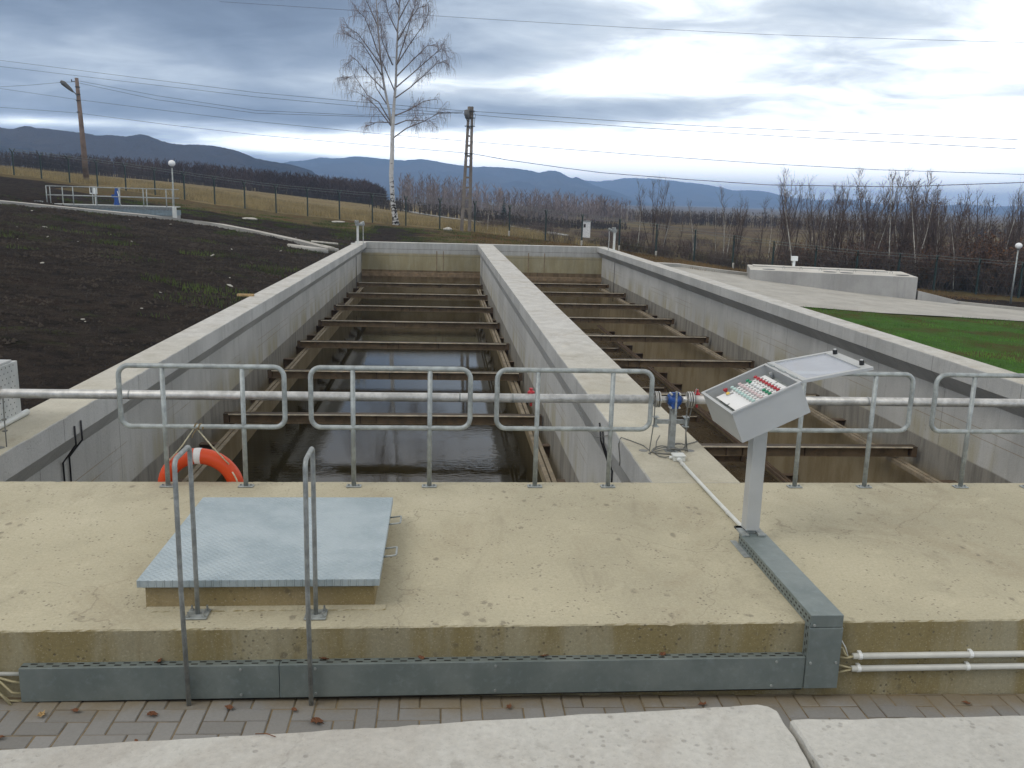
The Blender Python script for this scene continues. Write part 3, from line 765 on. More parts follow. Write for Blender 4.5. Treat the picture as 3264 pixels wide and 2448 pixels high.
# ------------------------------------------------------------------ control desk
A = V((2.016,5.831,1.076)); E1 = V((.908,.044,.417)).normalized(); E2 = V((-.06,.998,.025)); E2 = (E2-E1*E1.dot(E2)).normalized(); EN = E1.cross(E2)
PA, PB, PC = .531, .595, .231
def P(s, u, w=0): return A + E1*s + E2*u + EN*w
def slabp(mb, s0, s1, u0, u1, w0, w1): mb.obox(P(s0,u0,w0), E1*(s1-s0), E2*(u1-u0), EN*(w1-w0))
t = thing('control_desk', 'open light grey control desk full of coloured buttons on a square post', 'control panel', (2.337,6.15,0))
b = MB(); b.box(2.285, 2.389, 6.10, 6.205, .115, .985); part(b, 'post', M['panel'], t, bevel=.003)
b = MB(); b.box(2.303, 2.371, 6.118, 6.187, .0835, .115); part(b, 'post_foot', M['galv'], t)
b = MB(); b.box(2.246, 2.30, 6.06, 6.25, .0835, .098); b.box(2.374, 2.43, 6.06, 6.25, .0835, .098); b.box(2.246,2.43,6.2,6.25,.0835,.098); part(b, 'foot_plate', M['galv'], t, bevel=.002)
b = MB(); b.box(2.20, 2.245, 5.86, 6.18, .002, .006); part(b, 'floor_flange', M['galv'], t)
b = MB(); tk = .012
slabp(b, 0, PA, 0, tk, -PC, 0); slabp(b, 0, PA, PB-tk, PB, -PC, 0); slabp(b, 0, tk, tk, PB-tk, -PC, 0); slabp(b, PA-tk, PA, tk, PB-tk, -PC, 0); slabp(b, tk, PA-tk, tk, PB-tk, -PC, -PC+tk)
case = part(b, 'case', M['panel'], t, bevel=.002)
b = MB(); k = .008
slabp(b, -k, PA+k, -k, .014, .0005, .014); slabp(b, -k, PA+k, PB-.014, PB+k, .0005, .014); slabp(b, -k, .014, .0145, PB-.0145, .0005, .014); slabp(b, PA-.014, PA+k, .0145, PB-.0145, .0005, .014)
part(b, 'rim', M['panel'], case, bevel=.002)
b = MB()
for a0, a1, c0, c1 in ((.066,.47,.092,.27),(.066,.47,.29,.505),(.085,.45,.27,.29)): slabp(b, a0, a1, c0, c1, -.040, -.034)
plate = part(b, 'face_plate', M['plate'], t)
b = MB(); slabp(b, tk, PA-tk, tk, PB-tk, -.075, -.070); part(b, 'mounting_pan', M['galv'], t)
for u in (.2, .33):
    b = MB(); b.cyl(P(.035,u,-.069), P(.035,u,-.06), .005, 8); part(b, 'mounting_stud', M['chrome'], t)
b = MB(); b.cyl(P(.505,.47,-.06), P(.505,.47,-.02), .012, 10); b.box(*sum(([min(P(.49,.45,-.03)[i],P(.515,.46,-.02)[i]), max(P(.49,.45,-.03)[i],P(.515,.46,-.02)[i])] for i in range(3)), [])); part(b, 'latch_bracket', M['panel'], t)
def button(s, u, capmat, lab, mush=False):
    b = MB(); b.cyl(P(s,u,-.034), P(s,u,-.024), .0170, 16); bt = part(b, 'push_button', M['chrome'], t, label=lab)
    b = MB()
    if mush: b.tube([P(s,u,-.022), P(s,u,-.008), P(s,u,0), P(s,u,.004)], [.010,.018,.017,.008], 14)
    else: b.tube([P(s,u,-.024), P(s,u,-.014), P(s,u,-.011)], [.0148,.0140,.008], 14)
    part(b, 'button_cap', capmat, bt, smooth=False)
    b = MB(); slabp(b, s+.018, s+.040, u-.010, u+.010, -.034, -.031); part(b, 'name_tag', M['tag'], bt)
row2 = ['green','green','white','white','white','white','green','green','green']
for k in range(9):
    u = .513 - k*(.513-.114)/8
    button(.400, u, M['red'], 'push button with a red cap')
    button(.335, u, M[row2[k]], 'push button with a %s cap' % row2[k])
    button(.269, u, M['pink'], 'indicator with a pale pink lens')
    button(.207, u, M['mint'], 'indicator with a pale mint lens')
button(.147, .494, M['redv'], 'large red emergency mushroom button', True)
button(.141, .440, M['yellow'], 'push button with a yellow cap')
# lid hinged at the upper edge
HA = R(-14.3); LD = (E1*math.cos(HA) + EN*math.sin(HA)).normalized(); LN = LD.cross(E2); LL = .53
Q0 = P(PA+.012, 0, .006)
def Lp(s, u, w=0): return Q0 + LD*s + E2*u + LN*w
def lslab(mb, s0, s1, u0, u1, w0, w1): mb.obox(Lp(s0,u0,w0), LD*(s1-s0), E2*(u1-u0), LN*(w1-w0))
b = MB()
lslab(b, 0, LL, 0, .03, -.012, .012); lslab(b, 0, LL, PB-.03, PB, -.012, .012); lslab(b, 0, .045, .0305, PB-.0305, -.012, .012); lslab(b, LL-.075, LL, .0305, PB-.0305, -.012, .012)
lid = part(b, 'lid', M['panel'], t, bevel=.003)
b = MB(); lslab(b, .0455, LL-.0755, .0305, PB-.0305, -.004, .002); part(b, 'lid_window', M['clear'], lid)
for u in (.10, .49):
    b = MB(); b.cyl(Lp(LL-.035,u,.012), Lp(LL-.035,u,.045), .017, 12); part(b, 'latch', M['black'], lid)
    b = MB(); b.cyl(Lp(LL-.035,u,.045), Lp(LL-.035,u,.05), .012, 10); part(b, 'latch_cap', M['chrome'], lid)
for u in (.08, .27, .46):
    b = MB(); b.cyl(P(PA+.012,u,.012), P(PA+.012,u+.1,.012), .011, 10); part(b, 'hinge', M['galv'], t)

# ------------------------------------------------------------------ pipe, stand, clamp
YP, ZP = 8.627, .545
t = thing('water_pipe', 'long grey steel pipe spanning both basins behind the handrails', 'pipe', (2.3,YP,ZP))
b = MB(); b.tube([(-7,YP,ZP),(2.19,YP,ZP)], .0455, 18); b.tube([(2.545,YP,ZP),(9.6,YP,ZP-.012)], .0455, 18); part(b, 'tube', M['pipe'], t, smooth=True)
b = MB(); b.tube([(2.19,YP,ZP),(2.30,YP,ZP)], .034, 16); b.tube([(2.44,YP,ZP),(2.545,YP,ZP)], .034, 16); part(b, 'reducer', M['stainless'], t, smooth=True)
for xs_ in ((2.165,2.177,2.181,2.193,2.205,2.217), (2.503,2.515,2.524,2.536,2.548,2.56), (-4.25,-4.24,-4.232,-4.222)):
    for a0, a1 in zip(xs_[::2], xs_[1::2]):
        b = MB(); b.cyl((a0,YP,ZP),(a1,YP,ZP), .083 if a0 > 0 else .066, 20); part(b, 'flange', M['stainless'], t, bevel=.002)
for x in (-3.02, -.9, .18, .71, 4.4):
    b = MB(); b.cyl((x,YP,ZP),(x+.012,YP,ZP), .0475, 18); part(b, 'weld_bead', M['galv_dark'], t)
def red_valve(x, label):
    v = thing('drain_valve', label, 'valve', (x,YP,ZP), 'red drain valves on the pipe')
    b = MB(); b.tube([(x,YP+.05,ZP+.03),(x,YP+.05,ZP+.058),(x,YP+.05,ZP+.072)], [.036,.036,.018], 14); part(b, 'body', M['redv'], v, bevel=.003)
    b = MB(); b.cyl((x,YP+.05,ZP+.072),(x,YP+.05,ZP+.080),.012,10); b.cyl((x,YP+.05,ZP+.080),(x,YP+.05,ZP+.093),.020,12); part(b, 'knob', M['redv'], v)
    b = MB(); b.cyl((x,YP+.02,ZP+.04),(x,YP+.02,ZP-.085),.012,8); part(b, 'stem', M['redv'], v)
red_valve(2.612, 'small red valve on the pipe beside the control desk')
red_valve(.905, 'small red valve on the pipe half hidden behind a handrail post')
t = thing('pipe_stand', 'grey square post on the dividing wall holding the pipe with a blue clamp', 'pipe stand', (2.367,8.63,0))
b = MB(); b.box(2.335, 2.395, 8.585, 8.66, .006, .60); part(b, 'post', M['galv_dark'], t, bevel=.003)
b = MB(); b.box(2.30, 2.43, 8.56, 8.69, .002, .008); part(b, 'base_plate', M['galv_dark'], t)
b = MB(); b.box(2.362, 2.382, 8.555, 8.5845, .40, .64); part(b, 'clamp_strap', M['galv'], t, bevel=.002)
b = MB(); b.tube([(2.298,YP,ZP),(2.318,YP,ZP),(2.348,YP,ZP),(2.39,YP,ZP),(2.42,YP,ZP),(2.436,YP,ZP)], [.045,.068,.072,.072,.066,.045], 18); part(b, 'clamp', M['blue'], t, smooth=True)
b = MB(); b.box(2.325, 2.40, 8.565, 8.60, .46, .63); part(b, 'clamp_plate', M['blue'], t, bevel=.006)
for x in (2.318, 2.408):
    for z in (.475, .615):
        b = MB(); b.cyl((x,8.55,z),(x,8.62,z),.011,8); part(b, 'bolt', M['chrome'], t)
b = MB(); b.box(2.195, 2.3345, 8.60, 8.64, .295, .337); b.box(2.3955, 2.495, 8.60, 8.64, .295, .337); part(b, 'cross_arm', M['galv_dark'], t, bevel=.002)
for x in (2.185, 2.498):
    b = MB(); b.box(x-.012, x+.012, 8.59, 8.65, .27, .362); b.box(x-.03, x+.03, 8.58, 8.66, .362, .368); b.box(x-.03, x+.03, 8.58, 8.66, .264, .270); part(b, 'sensor_bracket', M['galv'], t)
for x, lab in ((2.165, 'left of the two thin sensor rods beside the pipe stand'), (2.50, 'right of the two thin sensor rods beside the pipe stand')):
    b = MB(); x2 = 2.135 if x < 2.3 else 2.51
    b.tube([(x,8.60,.62),(x,8.60,.32),(x2,8.60,.0)], .006, 8); b.cyl((x2-.055 if x < 2.3 else x2+.06,8.632,.001),(x2-.055 if x < 2.3 else x2+.06,8.632,.004),.048,18)
    single(b, 'sensor_rod', M['cable'], lab, 'sensor rod', (x,8.6,0), smooth=False)
t = thing('cable_coil', 'tangle of grey cable coiled around the foot of the pipe stand', 'cable', (2.35,8.55,0))
rnd = random.Random(3)
for cx, cy, rx, ry, a0, a1, z in ((2.27,8.56,.10,.16,20,400,.012),(2.30,8.52,.14,.13,-40,300,.02),(2.46,8.68,.09,.13,10,380,.015),(2.44,8.63,.11,.10,60,330,.03),(2.28,8.50,.16,.09,-10,200,.01)):
    pts = [(cx+rx*math.cos(R(a))*(1+.1*math.sin(a*.05)), cy+ry*math.sin(R(a)), z+.012*math.sin(R(a*1.7))+.008) for a in range(a0, a1, 18)]
    b = MB(); b.tube(pts, .0065, 6); part(b, 'loop', M['cable'], t, smooth=True)
for c in (((2.17,8.5,.01),(2.19,8.40,.01),(2.24,8.345,.015),(2.30,8.34,.03)), ((2.14,8.62,.008),(2.12,8.8,.008),(2.02,9.0,.008),(1.935,9.08,.02),(1.915,9.09,-.06),(1.92,9.0,-.22),(1.915,8.99,-.27)),
          ((2.50,8.66,.01),(2.6,8.85,.012),(2.74,8.97,.01),(2.765,9.02,-.05)), ((2.215,8.66,.01),(2.25,8.78,.06),(2.30,8.86,.10)), ((2.53,8.60,.01),(2.51,8.62,.2),(2.535,8.62,.36),(2.56,8.62,.5),(2.6,8.65,.66))):
    b = MB(); b.tube(c, .006, 6); part(b, 'lead', M['cable'], t, smooth=True)
b = MB(); pts = [(1.917,9.62,-.10),(1.90,10.3,-.32),(1.90,11.0,-.42),(1.905,11.8,-.30),(1.93,12.6,-.2)]
b.tube(pts, .004, 6); single(b, 'slack_cable', M['cable'], 'thin dark cable sagging along the dividing wall above the water', 'cable', smooth=True)
t = thing('junction_box', 'small pale grey junction box on the deck end of the dividing wall', 'junction box', (2.35,8.30,0))
b = MB(); b.box(2.298, 2.412, 8.235, 8.345, .003, .052); part(b, 'box', M['pvc'], t, bevel=.006)
b = MB(); b.box(2.291, 2.419, 8.228, 8.352, .0525, .066); part(b, 'cover', M['pvc'], t, bevel=.006)
b = MB(); b.cyl((2.297,8.30,.03),(2.268,8.30,.03),.013,10); b.cyl((2.345,8.234,.03),(2.347,8.20,.03),.020,12); part(b, 'gland', M['white'], t)
t = thing('conduit_pipe', 'white plastic conduit lying on the deck from the junction box to the control desk', 'conduit', (2.36,7.2,0))
b = MB(); b.tube([(2.346,8.215,.025),(2.35,7.9,.021),(2.362,6.9,.021),(2.368,6.26,.03)], .0165, 12); part(b, 'pipe', M['pvc'], t, smooth=True)
for y in (8.12, 6.75):
    b = MB(); b.tube([(2.3475+(8.12-y)*.011,y,.0213),(2.348+(8.12-y)*.011,y-.05,.0213)], .0195, 12); part(b, 'coupling', M['pvc'], t, smooth=True)

# lifebuoy hanging on the first handrail
t = thing('lifebuoy', 'orange lifebuoy with white bands hanging on ropes over the basin edge', 'lifebuoy', (-2.12,7.70,-.09))
C0 = V((-2.118,7.69,-.083)); RM, rt = .305, .070
def ring_pts(a0, a1, n, rr): return [C0 + V((math.cos(a)*rr, -math.sin(a)*.05, math.sin(a)*rr)) for a in np.linspace(a0, a1, n)]
b = MB(); b.tube(ring_pts(0, 2*math.pi, 73, RM)[:-1], rt, 20, closed=True); part(b, 'ring', M['orange'], t, smooth=True)
for a in (90, 210, 330):
    b = MB(); b.tube(ring_pts(R(a-5), R(a+5), 6, RM), rt+.0015, 20); part(b, 'reflective_band', M['tape'], t, smooth=True)
for sx, a in ((-1, 140), (1, 40)):
    q = ring_pts(R(a), R(a), 1, RM)[0]; top = V((-2.085,7.47,.52))
    b = MB(); b.tube([top+V((.01*sx,0,0)), top.lerp(q+V((sx*.02,-.03,.06)), .5)+V((0,0,-.01)), q+V((sx*.035,-.055,.045))], .006, 8); part(b, 'rope', M['rope'], t, smooth=True)
b = MB(); b.tube(ring_pts(R(30), R(-8), 8, RM+.04) if False else [p+V((0,-.062,0)) for p in ring_pts(R(30), R(-14), 8, RM+.035)], .0065, 8); part(b, 'grab_line', M['rope'], t, smooth=True)
b = MB(); b.tube([(-2.085,YRL-.026,.535)]+[(-2.085+.006*k, YRL-.026*math.cos(k*1.05), .535+.026*math.sin(k*1.05)) for k in range(1,13)], .006, 6)
b.tube([(-2.06,YRL-.02,.53),(-2.10,YRL-.03,.47),(-2.11,YRL-.02,.44)], .004, 6); part(b, 'knot', M['twine'], t, smooth=True)

# black conduits on the walls
def bconduit(pts, lab):
    b = MB(); b.tube(pts, .011, 8); single(b, 'black_conduit', M['rubber'], lab, 'conduit', pts[0], smooth=True, group='black conduits on the basin walls')
bconduit([(-4.14,10.23,-.13),(-4.14,10.23,-.36),(-4.43,10.54,-.66),(-4.43,10.54,-3.1)], 'bent black conduit on the left basin wall, the taller of the pair')
bconduit([(-4.14,10.05,-.15),(-4.14,10.05,-.37),(-4.43,10.36,-.68),(-4.43,10.36,-3.1)], 'bent black conduit on the left basin wall, the shorter of the pair')
bconduit([(1.91,10.24,-.12),(1.91,10.10,-.30),(2.065,10.3,-.68),(2.065,10.3,-3.1)], 'bent black conduit on the dividing wall, farther of the pair behind the post')
bconduit([(1.91,10.05,-.13),(1.91,9.9,-.30),(2.065,10.1,-.68),(2.065,10.1,-3.1)], 'bent black conduit on the dividing wall, nearer of the pair behind the post')
bconduit([(-4.435,46.3,-.6),(-4.435,46.3,-2.6)], 'straight dark pipe at the far end of the left wall')
bconduit([(8.90,45.6,-.55),(8.90,45.6,-2.6)], 'straight dark pipe at the far end of the wall by the lawn')
bconduit([(2.066,46.6,-.6),(2.066,46.6,-2.6)], 'straight pale pipe at the far end of the dividing wall')

# perforated cabinet at the left edge
def perf():
    m, nt, sp = newmat('perforated_sheet')
    p = nt.pos(); s = nt.sep(p)
    a = nt.math('DIVIDE', s[1], .085); c = nt.math('DIVIDE', s[2], .058)
    row = nt.math('MODULO', nt.math('FLOOR', c), 2.0)
    a = nt.math('ADD', a, nt.math('MULTIPLY', row, .5))
    da = nt.math('SUBTRACT', nt.math('FRACT', a), .5); dc = nt.math('SUBTRACT', nt.math('FRACT', c), .5)
    d = nt.math('ADD', nt.math('POWER', nt.math('MULTIPLY', da, .085), 2.0), nt.math('POWER', nt.math('MULTIPLY', dc, .058), 2.0))
    hole = nt.math('MULTIPLY', nt.math('LESS_THAN', d, .000075), nt.math('LESS_THAN', s[1], 9.76))
    g = nt.noise(p, 6, 5)
    sp(Base_Color=nt.mix(hole, nt.mix(nt.step(g, .3, .7), (.42,.44,.43), (.54,.55,.53)), (.03,.03,.03)), Metallic=.2, Roughness=.5)
    return m
t = thing('metal_cabinet', 'grey perforated metal cabinet standing on the left wall at the photo edge', 'cabinet', (-4.9,9.2,.04))
b = MB(); b.box(-5.3, -4.60, 8.3, 9.83, .06, .64); part(b, 'body', perf(), t, bevel=.004)
b = MB(); b.box(-5.33, -4.62, 8.3, 9.75, .641, .665); part(b, 'cover', M['panel'], t, bevel=.004)
b = MB(); b.tube([(-4.585,8.4,.036),(-4.60,9.96,.036)], .033, 12); part(b, 'base_roller', M['pvc'], t, smooth=True)
b = MB(); b.tube([(-4.19,8.61,.50),(-4.20,8.62,.30),(-4.222,8.66,.003)], .006, 8); b.cyl((-4.28,8.63,.001),(-4.28,8.63,.004),.05,16)
b.box(-4.215,-4.185,8.59,8.63,.28,.30); b.box(-4.215,-4.185,8.59,8.63,.17,.185)
single(b, 'sensor_rod', M['cable'], 'thin sensor rod below the pipe flange on the left wall', 'sensor rod', (-4.2,8.62,0))

# valve actuators at the far corners
def actuator(x, y, z0, sgn, lab):
    t = thing('valve_actuator', lab, 'valve actuator', (x,y,z0), 'valve actuators at the far corners')
    b = MB(); b.box(x-.055, x+.055, y-.05, y+.05, z0, z0+.95); part(b, 'column', M['pvc'], t, bevel=.006)
    b = MB(); b.cyl((x+sgn*.28,y,z0),(x+sgn*.28,y,z0+1.0),.022,10); part(b, 'stem', M['stainless'], t)
    b = MB(); b.box(x-.12, x+.36 if sgn > 0 else x+.12, y-.10, y+.10, z0+.94, z0+1.06); b.tube([(x-.05,y,z0+1.06),(x-.05,y,z0+1.2)], .11, 12); b.tube([(x+.1*sgn,y,z0+1.0),(x+.34*sgn,y,z0+1.12)], .07, 10); part(b, 'head', M['galv_dark'], t, bevel=.02)
    b = MB(); b.tube([(x-.05-.06*k,y-.16,z0+1.0+.0*k) for k in range(2)], .012, 8); b.tube([V((x,y-.16,z0+1.02)) + V((math.cos(a)*.1,0,math.sin(a)*.1)) for a in np.linspace(0,2*math.pi,17)[:-1]], .012, 8, closed=True); part(b, 'handwheel', M['galv_dark'], t)
    b = MB(); b.box(x-.35, x+.12, y-.12, y+.12, z0-.02, z0+.03); part(b, 'foot', M['pvc'], t)
actuator(-4.44, 47.3, 0.0, 1, 'valve actuator on a pale column at the far left basin corner')
actuator(8.93, 46.2, 0.0, -1, 'valve actuator on a pale column at the far right basin corner')

# ------------------------------------------------------------------ left bank: path, channel, lamp
def strip(pts, w, name, mat, lift=.05, step=1.0):
    mb = MB(); P2 = []
    for a, c in zip(pts[:-1], pts[1:]):
        a = V(a); c = V(c); n = max(1, int((c-a).length/step))
        P2 += [a.lerp(c, k/n) for k in range(n)]
    P2.append(V(pts[-1])); vs = []
    for i, p in enumerate(P2):
        d = (P2[min(i+1,len(P2)-1)] - P2[max(i-1,0)]).normalized(); nn = V((-d.y, d.x))
        for o_ in (-w/2, w/2):
            q = p + nn*o_; z = ground(q.x, q.y)+lift
            vs += [(q.x,q.y,z-.25),(q.x,q.y,z)]
    fs = []
    for i in range(len(P2)-1):
        a = i*4; fs += [(a+1,a+5,a+7,a+3),(a,a+4,a+5,a+1),(a+3,a+7,a+6,a+2)]
    fs += [(0,1,3,2)]; a = (len(P2)-1)*4; fs += [(a,a+2,a+3,a+1)]
    mb.add(vs, fs); return struct(mb, name, mat)
path_pts = [(-27,39),(-20.6,43.74),(-18.67,45.16),(-16.07,47.0),(-14.25,48.4),(-13.1,48.9),(-11.72,48.2),(-9.5,46.5),(-6.97,43.8),(-5.0,41.2)]
strip(path_pts, .62, 'path', M['kerb'], .16)
for i, (a, c, r, lab) in enumerate((((-5.6,42.0,.10),(-4.95,41.0,.05),.11,'white concrete pipe stub at the lower end of the path'), ((-6.9,40.6,.14),(-5.1,39.9,.0),.15,'fat pale concrete pipe lying in the soil beside the basin wall'), ((-6.3,43.6,.25),(-5.0,43.2,.18),.05,'thin board lying on the soil above the pipe ends'))):
    b = MB(); b.tube([a, V(a).lerp(V(c), .5), c], r, 12); single(b, 'pipe_stub', M['kerb'] if i < 2 else M['stone'], lab, 'pipe', a, smooth=True)
CY = 50.0
t = thing('inlet_channel', 'raised steel and concrete channel with railings up on the left bank', 'channel', (-17.9,CY,1.2))
b = MB(); b.box(-21.1, -14.62, CY-.02, CY+1.5, .3, 1.12); part(b, 'concrete_base', M['block'], t)
b = MB(); b.box(-21.15, -14.6, CY-.06, CY+1.54, 1.122, 1.40); part(b, 'steel_beam', plain('channel_blue_grey', (.20,.25,.27), .5, .2), t)
b = MB(); b.box(-21.15, -14.6, CY-.05, CY+.0, 1.402, 1.60); b.box(-21.15, -14.6, CY-.085, CY-.05, 1.46, 1.49); b.box(-21.15, -14.6, CY-.085, CY-.05, 1.53, 1.545); part(b, 'toe_plate', M['galv_dark'], t)
b = MB(); b.box(-21.15, -14.6, CY+.0, CY+1.5, 1.56, 1.60); part(b, 'walkway_grating', M['pvc'], t)
b = MB(); b.box(-14.59, -14.42, CY-.1, CY+.1, .5, 1.63); part(b, 'end_pillar', M['pvc'], t)
b = MB(); b.box(-14.41, -12.9, CY-.3, CY+.3, .4, .84); part(b, 'side_kerb', M['kerb'], t)
for yy in (CY, CY+1.5):
    for z in (2.53, 2.06):
        b = MB(); b.tube([(-21.15,yy,z),(-14.65,yy,z-.01)], .024, 8); part(b, 'top_rail' if z > 2.3 else 'mid_rail', M['galv'], t, smooth=True)
    for x in ((-21.12,-20.93,-19.75,-18.55,-17.33,-16.1,-14.9) if yy == CY else (-20.9,-19.3,-17.9,-16.4,-15.0)):
        b = MB(); b.tube([(x,yy,1.40),(x,yy,2.53)], .03, 8); part(b, 'rail_post', M['galv'], t, smooth=True)
for y in (CY,):
    for z in (2.53, 2.06):
        b = MB(); b.tube([(-21.13,y,z),(-21.13,y+1.5,z)], .024, 8); part(b, 'end_rail', M['galv'], t, smooth=True)
t = thing('meter_box', 'white control box on a pale post behind the channel railing', 'control box', (-19.4,51.9,1.2))
b = MB(); b.box(-19.55, -19.22, 51.75, 52.0, 2.16, 2.56); part(b, 'box', M['white'], t, bevel=.01)
b = MB(); b.box(-19.5, -19.36, 51.735, 51.749, 2.22, 2.52); part(b, 'dark_panel', M['black'], t)
b = MB(); b.box(-19.33, -19.27, 51.85, 51.92, .8, 2.16); part(b, 'post', M['pvc'], t)
t = thing('gearmotor', 'blue upright gear motor behind the channel railing', 'motor', (-17.85,51.0,1.6))
b = MB(); b.tube([(-17.85,51,1.6),(-17.85,51,1.72)], .16, 14); b.tube([(-17.85,51,1.72),(-17.85,51,2.1)], .13, 14); b.tube([(-17.85,51,2.1),(-17.83,51,2.35),(-17.83,51,2.5)], [.11,.10,.08], 14); part(b, 'housing', M['blue'], t)
b = MB(); b.box(-18.08, -17.92, 50.9, 51.1, 1.98, 2.16); part(b, 'terminal_box', M['blue'], t)
b = MB(); b.tube([(-17.75,50.9,2.35),(-17.68,50.86,2.1),(-17.66,50.86,1.75),(-17.6,50.9,1.6)], .02, 6); part(b, 'cable', M['white'], t)
t = thing('hydrant_valve', 'small blue and grey valve at the left end of the channel', 'valve', (-21.5,50,1.2))
b = MB(); b.tube([(-21.4,50,1.0),(-21.4,50,1.5)], .11, 12); part(b, 'body', M['blue'], t)
b = MB(); b.tube([(-21.45,50,1.5),(-21.5,50,1.75)], .07, 10); b.box(-21.75,-21.35,49.92,50.08,1.62,1.74); part(b, 'handle', M['galv_dark'], t)
def lamp(x, y, z, h, lab):
    t = thing('globe_lamp', lab, 'street lamp', (x,y,z), 'globe lamps on thin posts')
    b = MB(); b.tube([(x,y,z),(x,y,z+h-.2)], [.05,.035], 10); part(b, 'post', M['galv'], t, smooth=True)
    b = MB(); b.cyl((x,y,z+h-.23),(x,y,z+h-.16),.07,12); part(b, 'collar', M['lampbody'], t)
    b = MB(); b.sphere((x,y,z+h), .185, 20, 12, .92); part(b, 'globe', M['lamp'], t, smooth=True)
lamp(-14.62, 50.35, .8, 3.1, 'white globe lamp on a thin post beside the channel on the left bank')
lamp(32.18, 47.76, -2.56, 3.25, 'white globe lamp on a thin post beyond the concrete road on the right')

# ------------------------------------------------------------------ right side: road, block
def road():
    mb = MB(); P = [V((p[0], p[1])) for p in road_poly]
    bm = bmesh.new(); f = bm.faces.new([bm.verts.new((p.x,p.y,0)) for p in P])
    bmesh.ops.triangulate(bm, faces=[f])
    bmesh.ops.subdivide_edges(bm, edges=bm.edges[:], cuts=6, use_grid_fill=True)
    bmesh.ops.recalc_face_normals(bm, faces=bm.faces)
    vs = [(v.co.x, v.co.y, ground(v.co.x, v.co.y)+.02) for v in bm.verts]; bm.verts.index_update()
    mb.add(vs, [tuple(v.index for v in fc.verts) for fc in bm.faces]); bm.free()
    o = struct(mb, 'road', concrete('road_concrete', (.40,.385,.345), (.4,.38,.33), yellow_near=False, pits=.3))
road()
kerb_pts = [(14.6,53.9),(15.5,52.3),(17.5,51.2)]
strip([(27.3,47.1),(28.8,46.1),(30.8,44.6),(36,42.5),(42,40.6)], .35, 'kerb', M['kerb'], .16)
strip([(9.6,50.6),(14.6,53.9),(17.2,52.9),(19,53.2)], .5, 'kerb', M['kerb'], .2)
t = thing('concrete_tank', 'long low concrete tank block with round manholes standing by the road', 'tank', (22,49,-2))
F0, F1, B1 = V((17.67,49.94)), V((25.97,46.72)), V((27.2,50.85)); B0 = F0 + (B1-F1)
mb = MB(); zt_ = -1.10
def zt(i): return zt_
vs = [(p.x,p.y,-2.7) for p in (F0,F1,B1,B0)] + [(p.x,p.y,zt_) for p in (F0,F1,B1,B0)]
mb.add(vs, [(3,2,1,0),(4,5,6,7),(0,1,5,4),(1,2,6,5),(2,3,7,6),(3,0,4,7)]); part(mb, 'body', M['block'], t, bevel=.03)
dF = (F1-F0).normalized(); dB = (B1-F1).normalized()
for fr, k in ((.12,.8),(.50,1.0),(.60,.85),(.93,.9)):
    c = F0.lerp(F1, fr) + dB*k; b = MB(); b.tube([(c.x,c.y,zt_+.001),(c.x,c.y,zt_+.012)], .36, 20); part(b, 'manhole', M['black'], t)
for fr in (.22,.33,.45,.56,.66,.78,.88):
    c = F0.lerp(F1, fr) + dB*1.7; b = MB(); b.tube([(c.x-.07,c.y,zt_),(c.x-.07,c.y,zt_+.12),(c.x,c.y,zt_+.15),(c.x+.07,c.y,zt_+.12),(c.x+.07,c.y,zt_)], .012, 6); part(b, 'lifting_loop', M['galv_dark'], t)
b = MB()
for k in range(3):
    a = B0.lerp(B1, .02) - dB*(.9+.35*k) ; c = B0.lerp(B1, .9) - dB*(.9+.35*k); dz = .03
b.obox((B0.x-dB.x*1.4+dF.x*.3, B0.y-dB.y*1.4+dF.y*.3, zt_+.001), V((dF.x*7.6,dF.y*7.6,0)), V((dB.x*1.2,dB.y*1.2,0)), (0,0,.05)); part(b, 'cover_slab', M['block'], t, bevel=.01)
t = thing('meter_box', 'small white box on a white post behind the concrete tank block', 'control box', (21.3,52.6,-1.9))
b = MB(); b.box(21.12, 21.48, 52.5, 52.75, -.72, -.44); part(b, 'box', M['white'], t, bevel=.02)
b = MB(); b.box(21.22, 21.36, 52.58, 52.68, -2.3, -.72); part(b, 'post', M['white'], t)
b = MB(); b.obox((26.1,46.75,-2.45), (2.0,-.55,0), (.25,1.6,0), (0,0,.42)); v = b.v
b.v = [(p[0],p[1],p[2] if p[2] < -2.2 else (-1.85 if p[0] < 27 else -2.3)) for p in v]
single(b, 'concrete_ramp', M['block'], 'low concrete wedge sloping down from the end of the tank block', 'ramp')

# ------------------------------------------------------------------ fence
t = thing('wire_fence', 'dark green wire fence with angled barbed wire posts across the whole site', 'fence', (0,70,0))
def fy(x): return 70 - .41*x
PD = V((.38,.925,0)).normalized(); AD = V((1,-.41,0)).normalized()
FPX = [-44.6,-41.9,-39.04,-36.13,-33.23,-30.42,-27.62,-24.8,-22.02,-19.23,-16.51,-13.75,-11.02,-8.33,-5.62,-2.92,-.25,2.42,5.03,7.68,10.27,12.88,15.39,17.94,20.45,22.97,25.58,28.06,30.51,32.62,35.0,37.32,39.7,42.1]
prev = None; wires = [[] for _ in range(9)]
for x in FPX:
    y = fy(x); z = ground(x, y); o = V((x,y,z))
    b = MB(); b.box(x-.05, x+.05, y-.05, y+.05, z-.2, z+1.95)
    arms = (-1, 1)
    for sg in arms: b.tube([o+V((0,0,1.93)), o+V((0,0,2.32))+PD*.30*sg], .042, 6)
    part(b, 'fence_post', M['fence'], t)
    tip = [o+V((0,0,2.32))+PD*.30*sg for sg in (-1,1)] + [o+V((0,0,2.14))+PD*.16*sg for sg in (-1,1)] + [o+V((0,0,h)) for h in (1.9,1.5,1.05,.6,.12)]
    for w, q in zip(wires, tip): w.append(q)
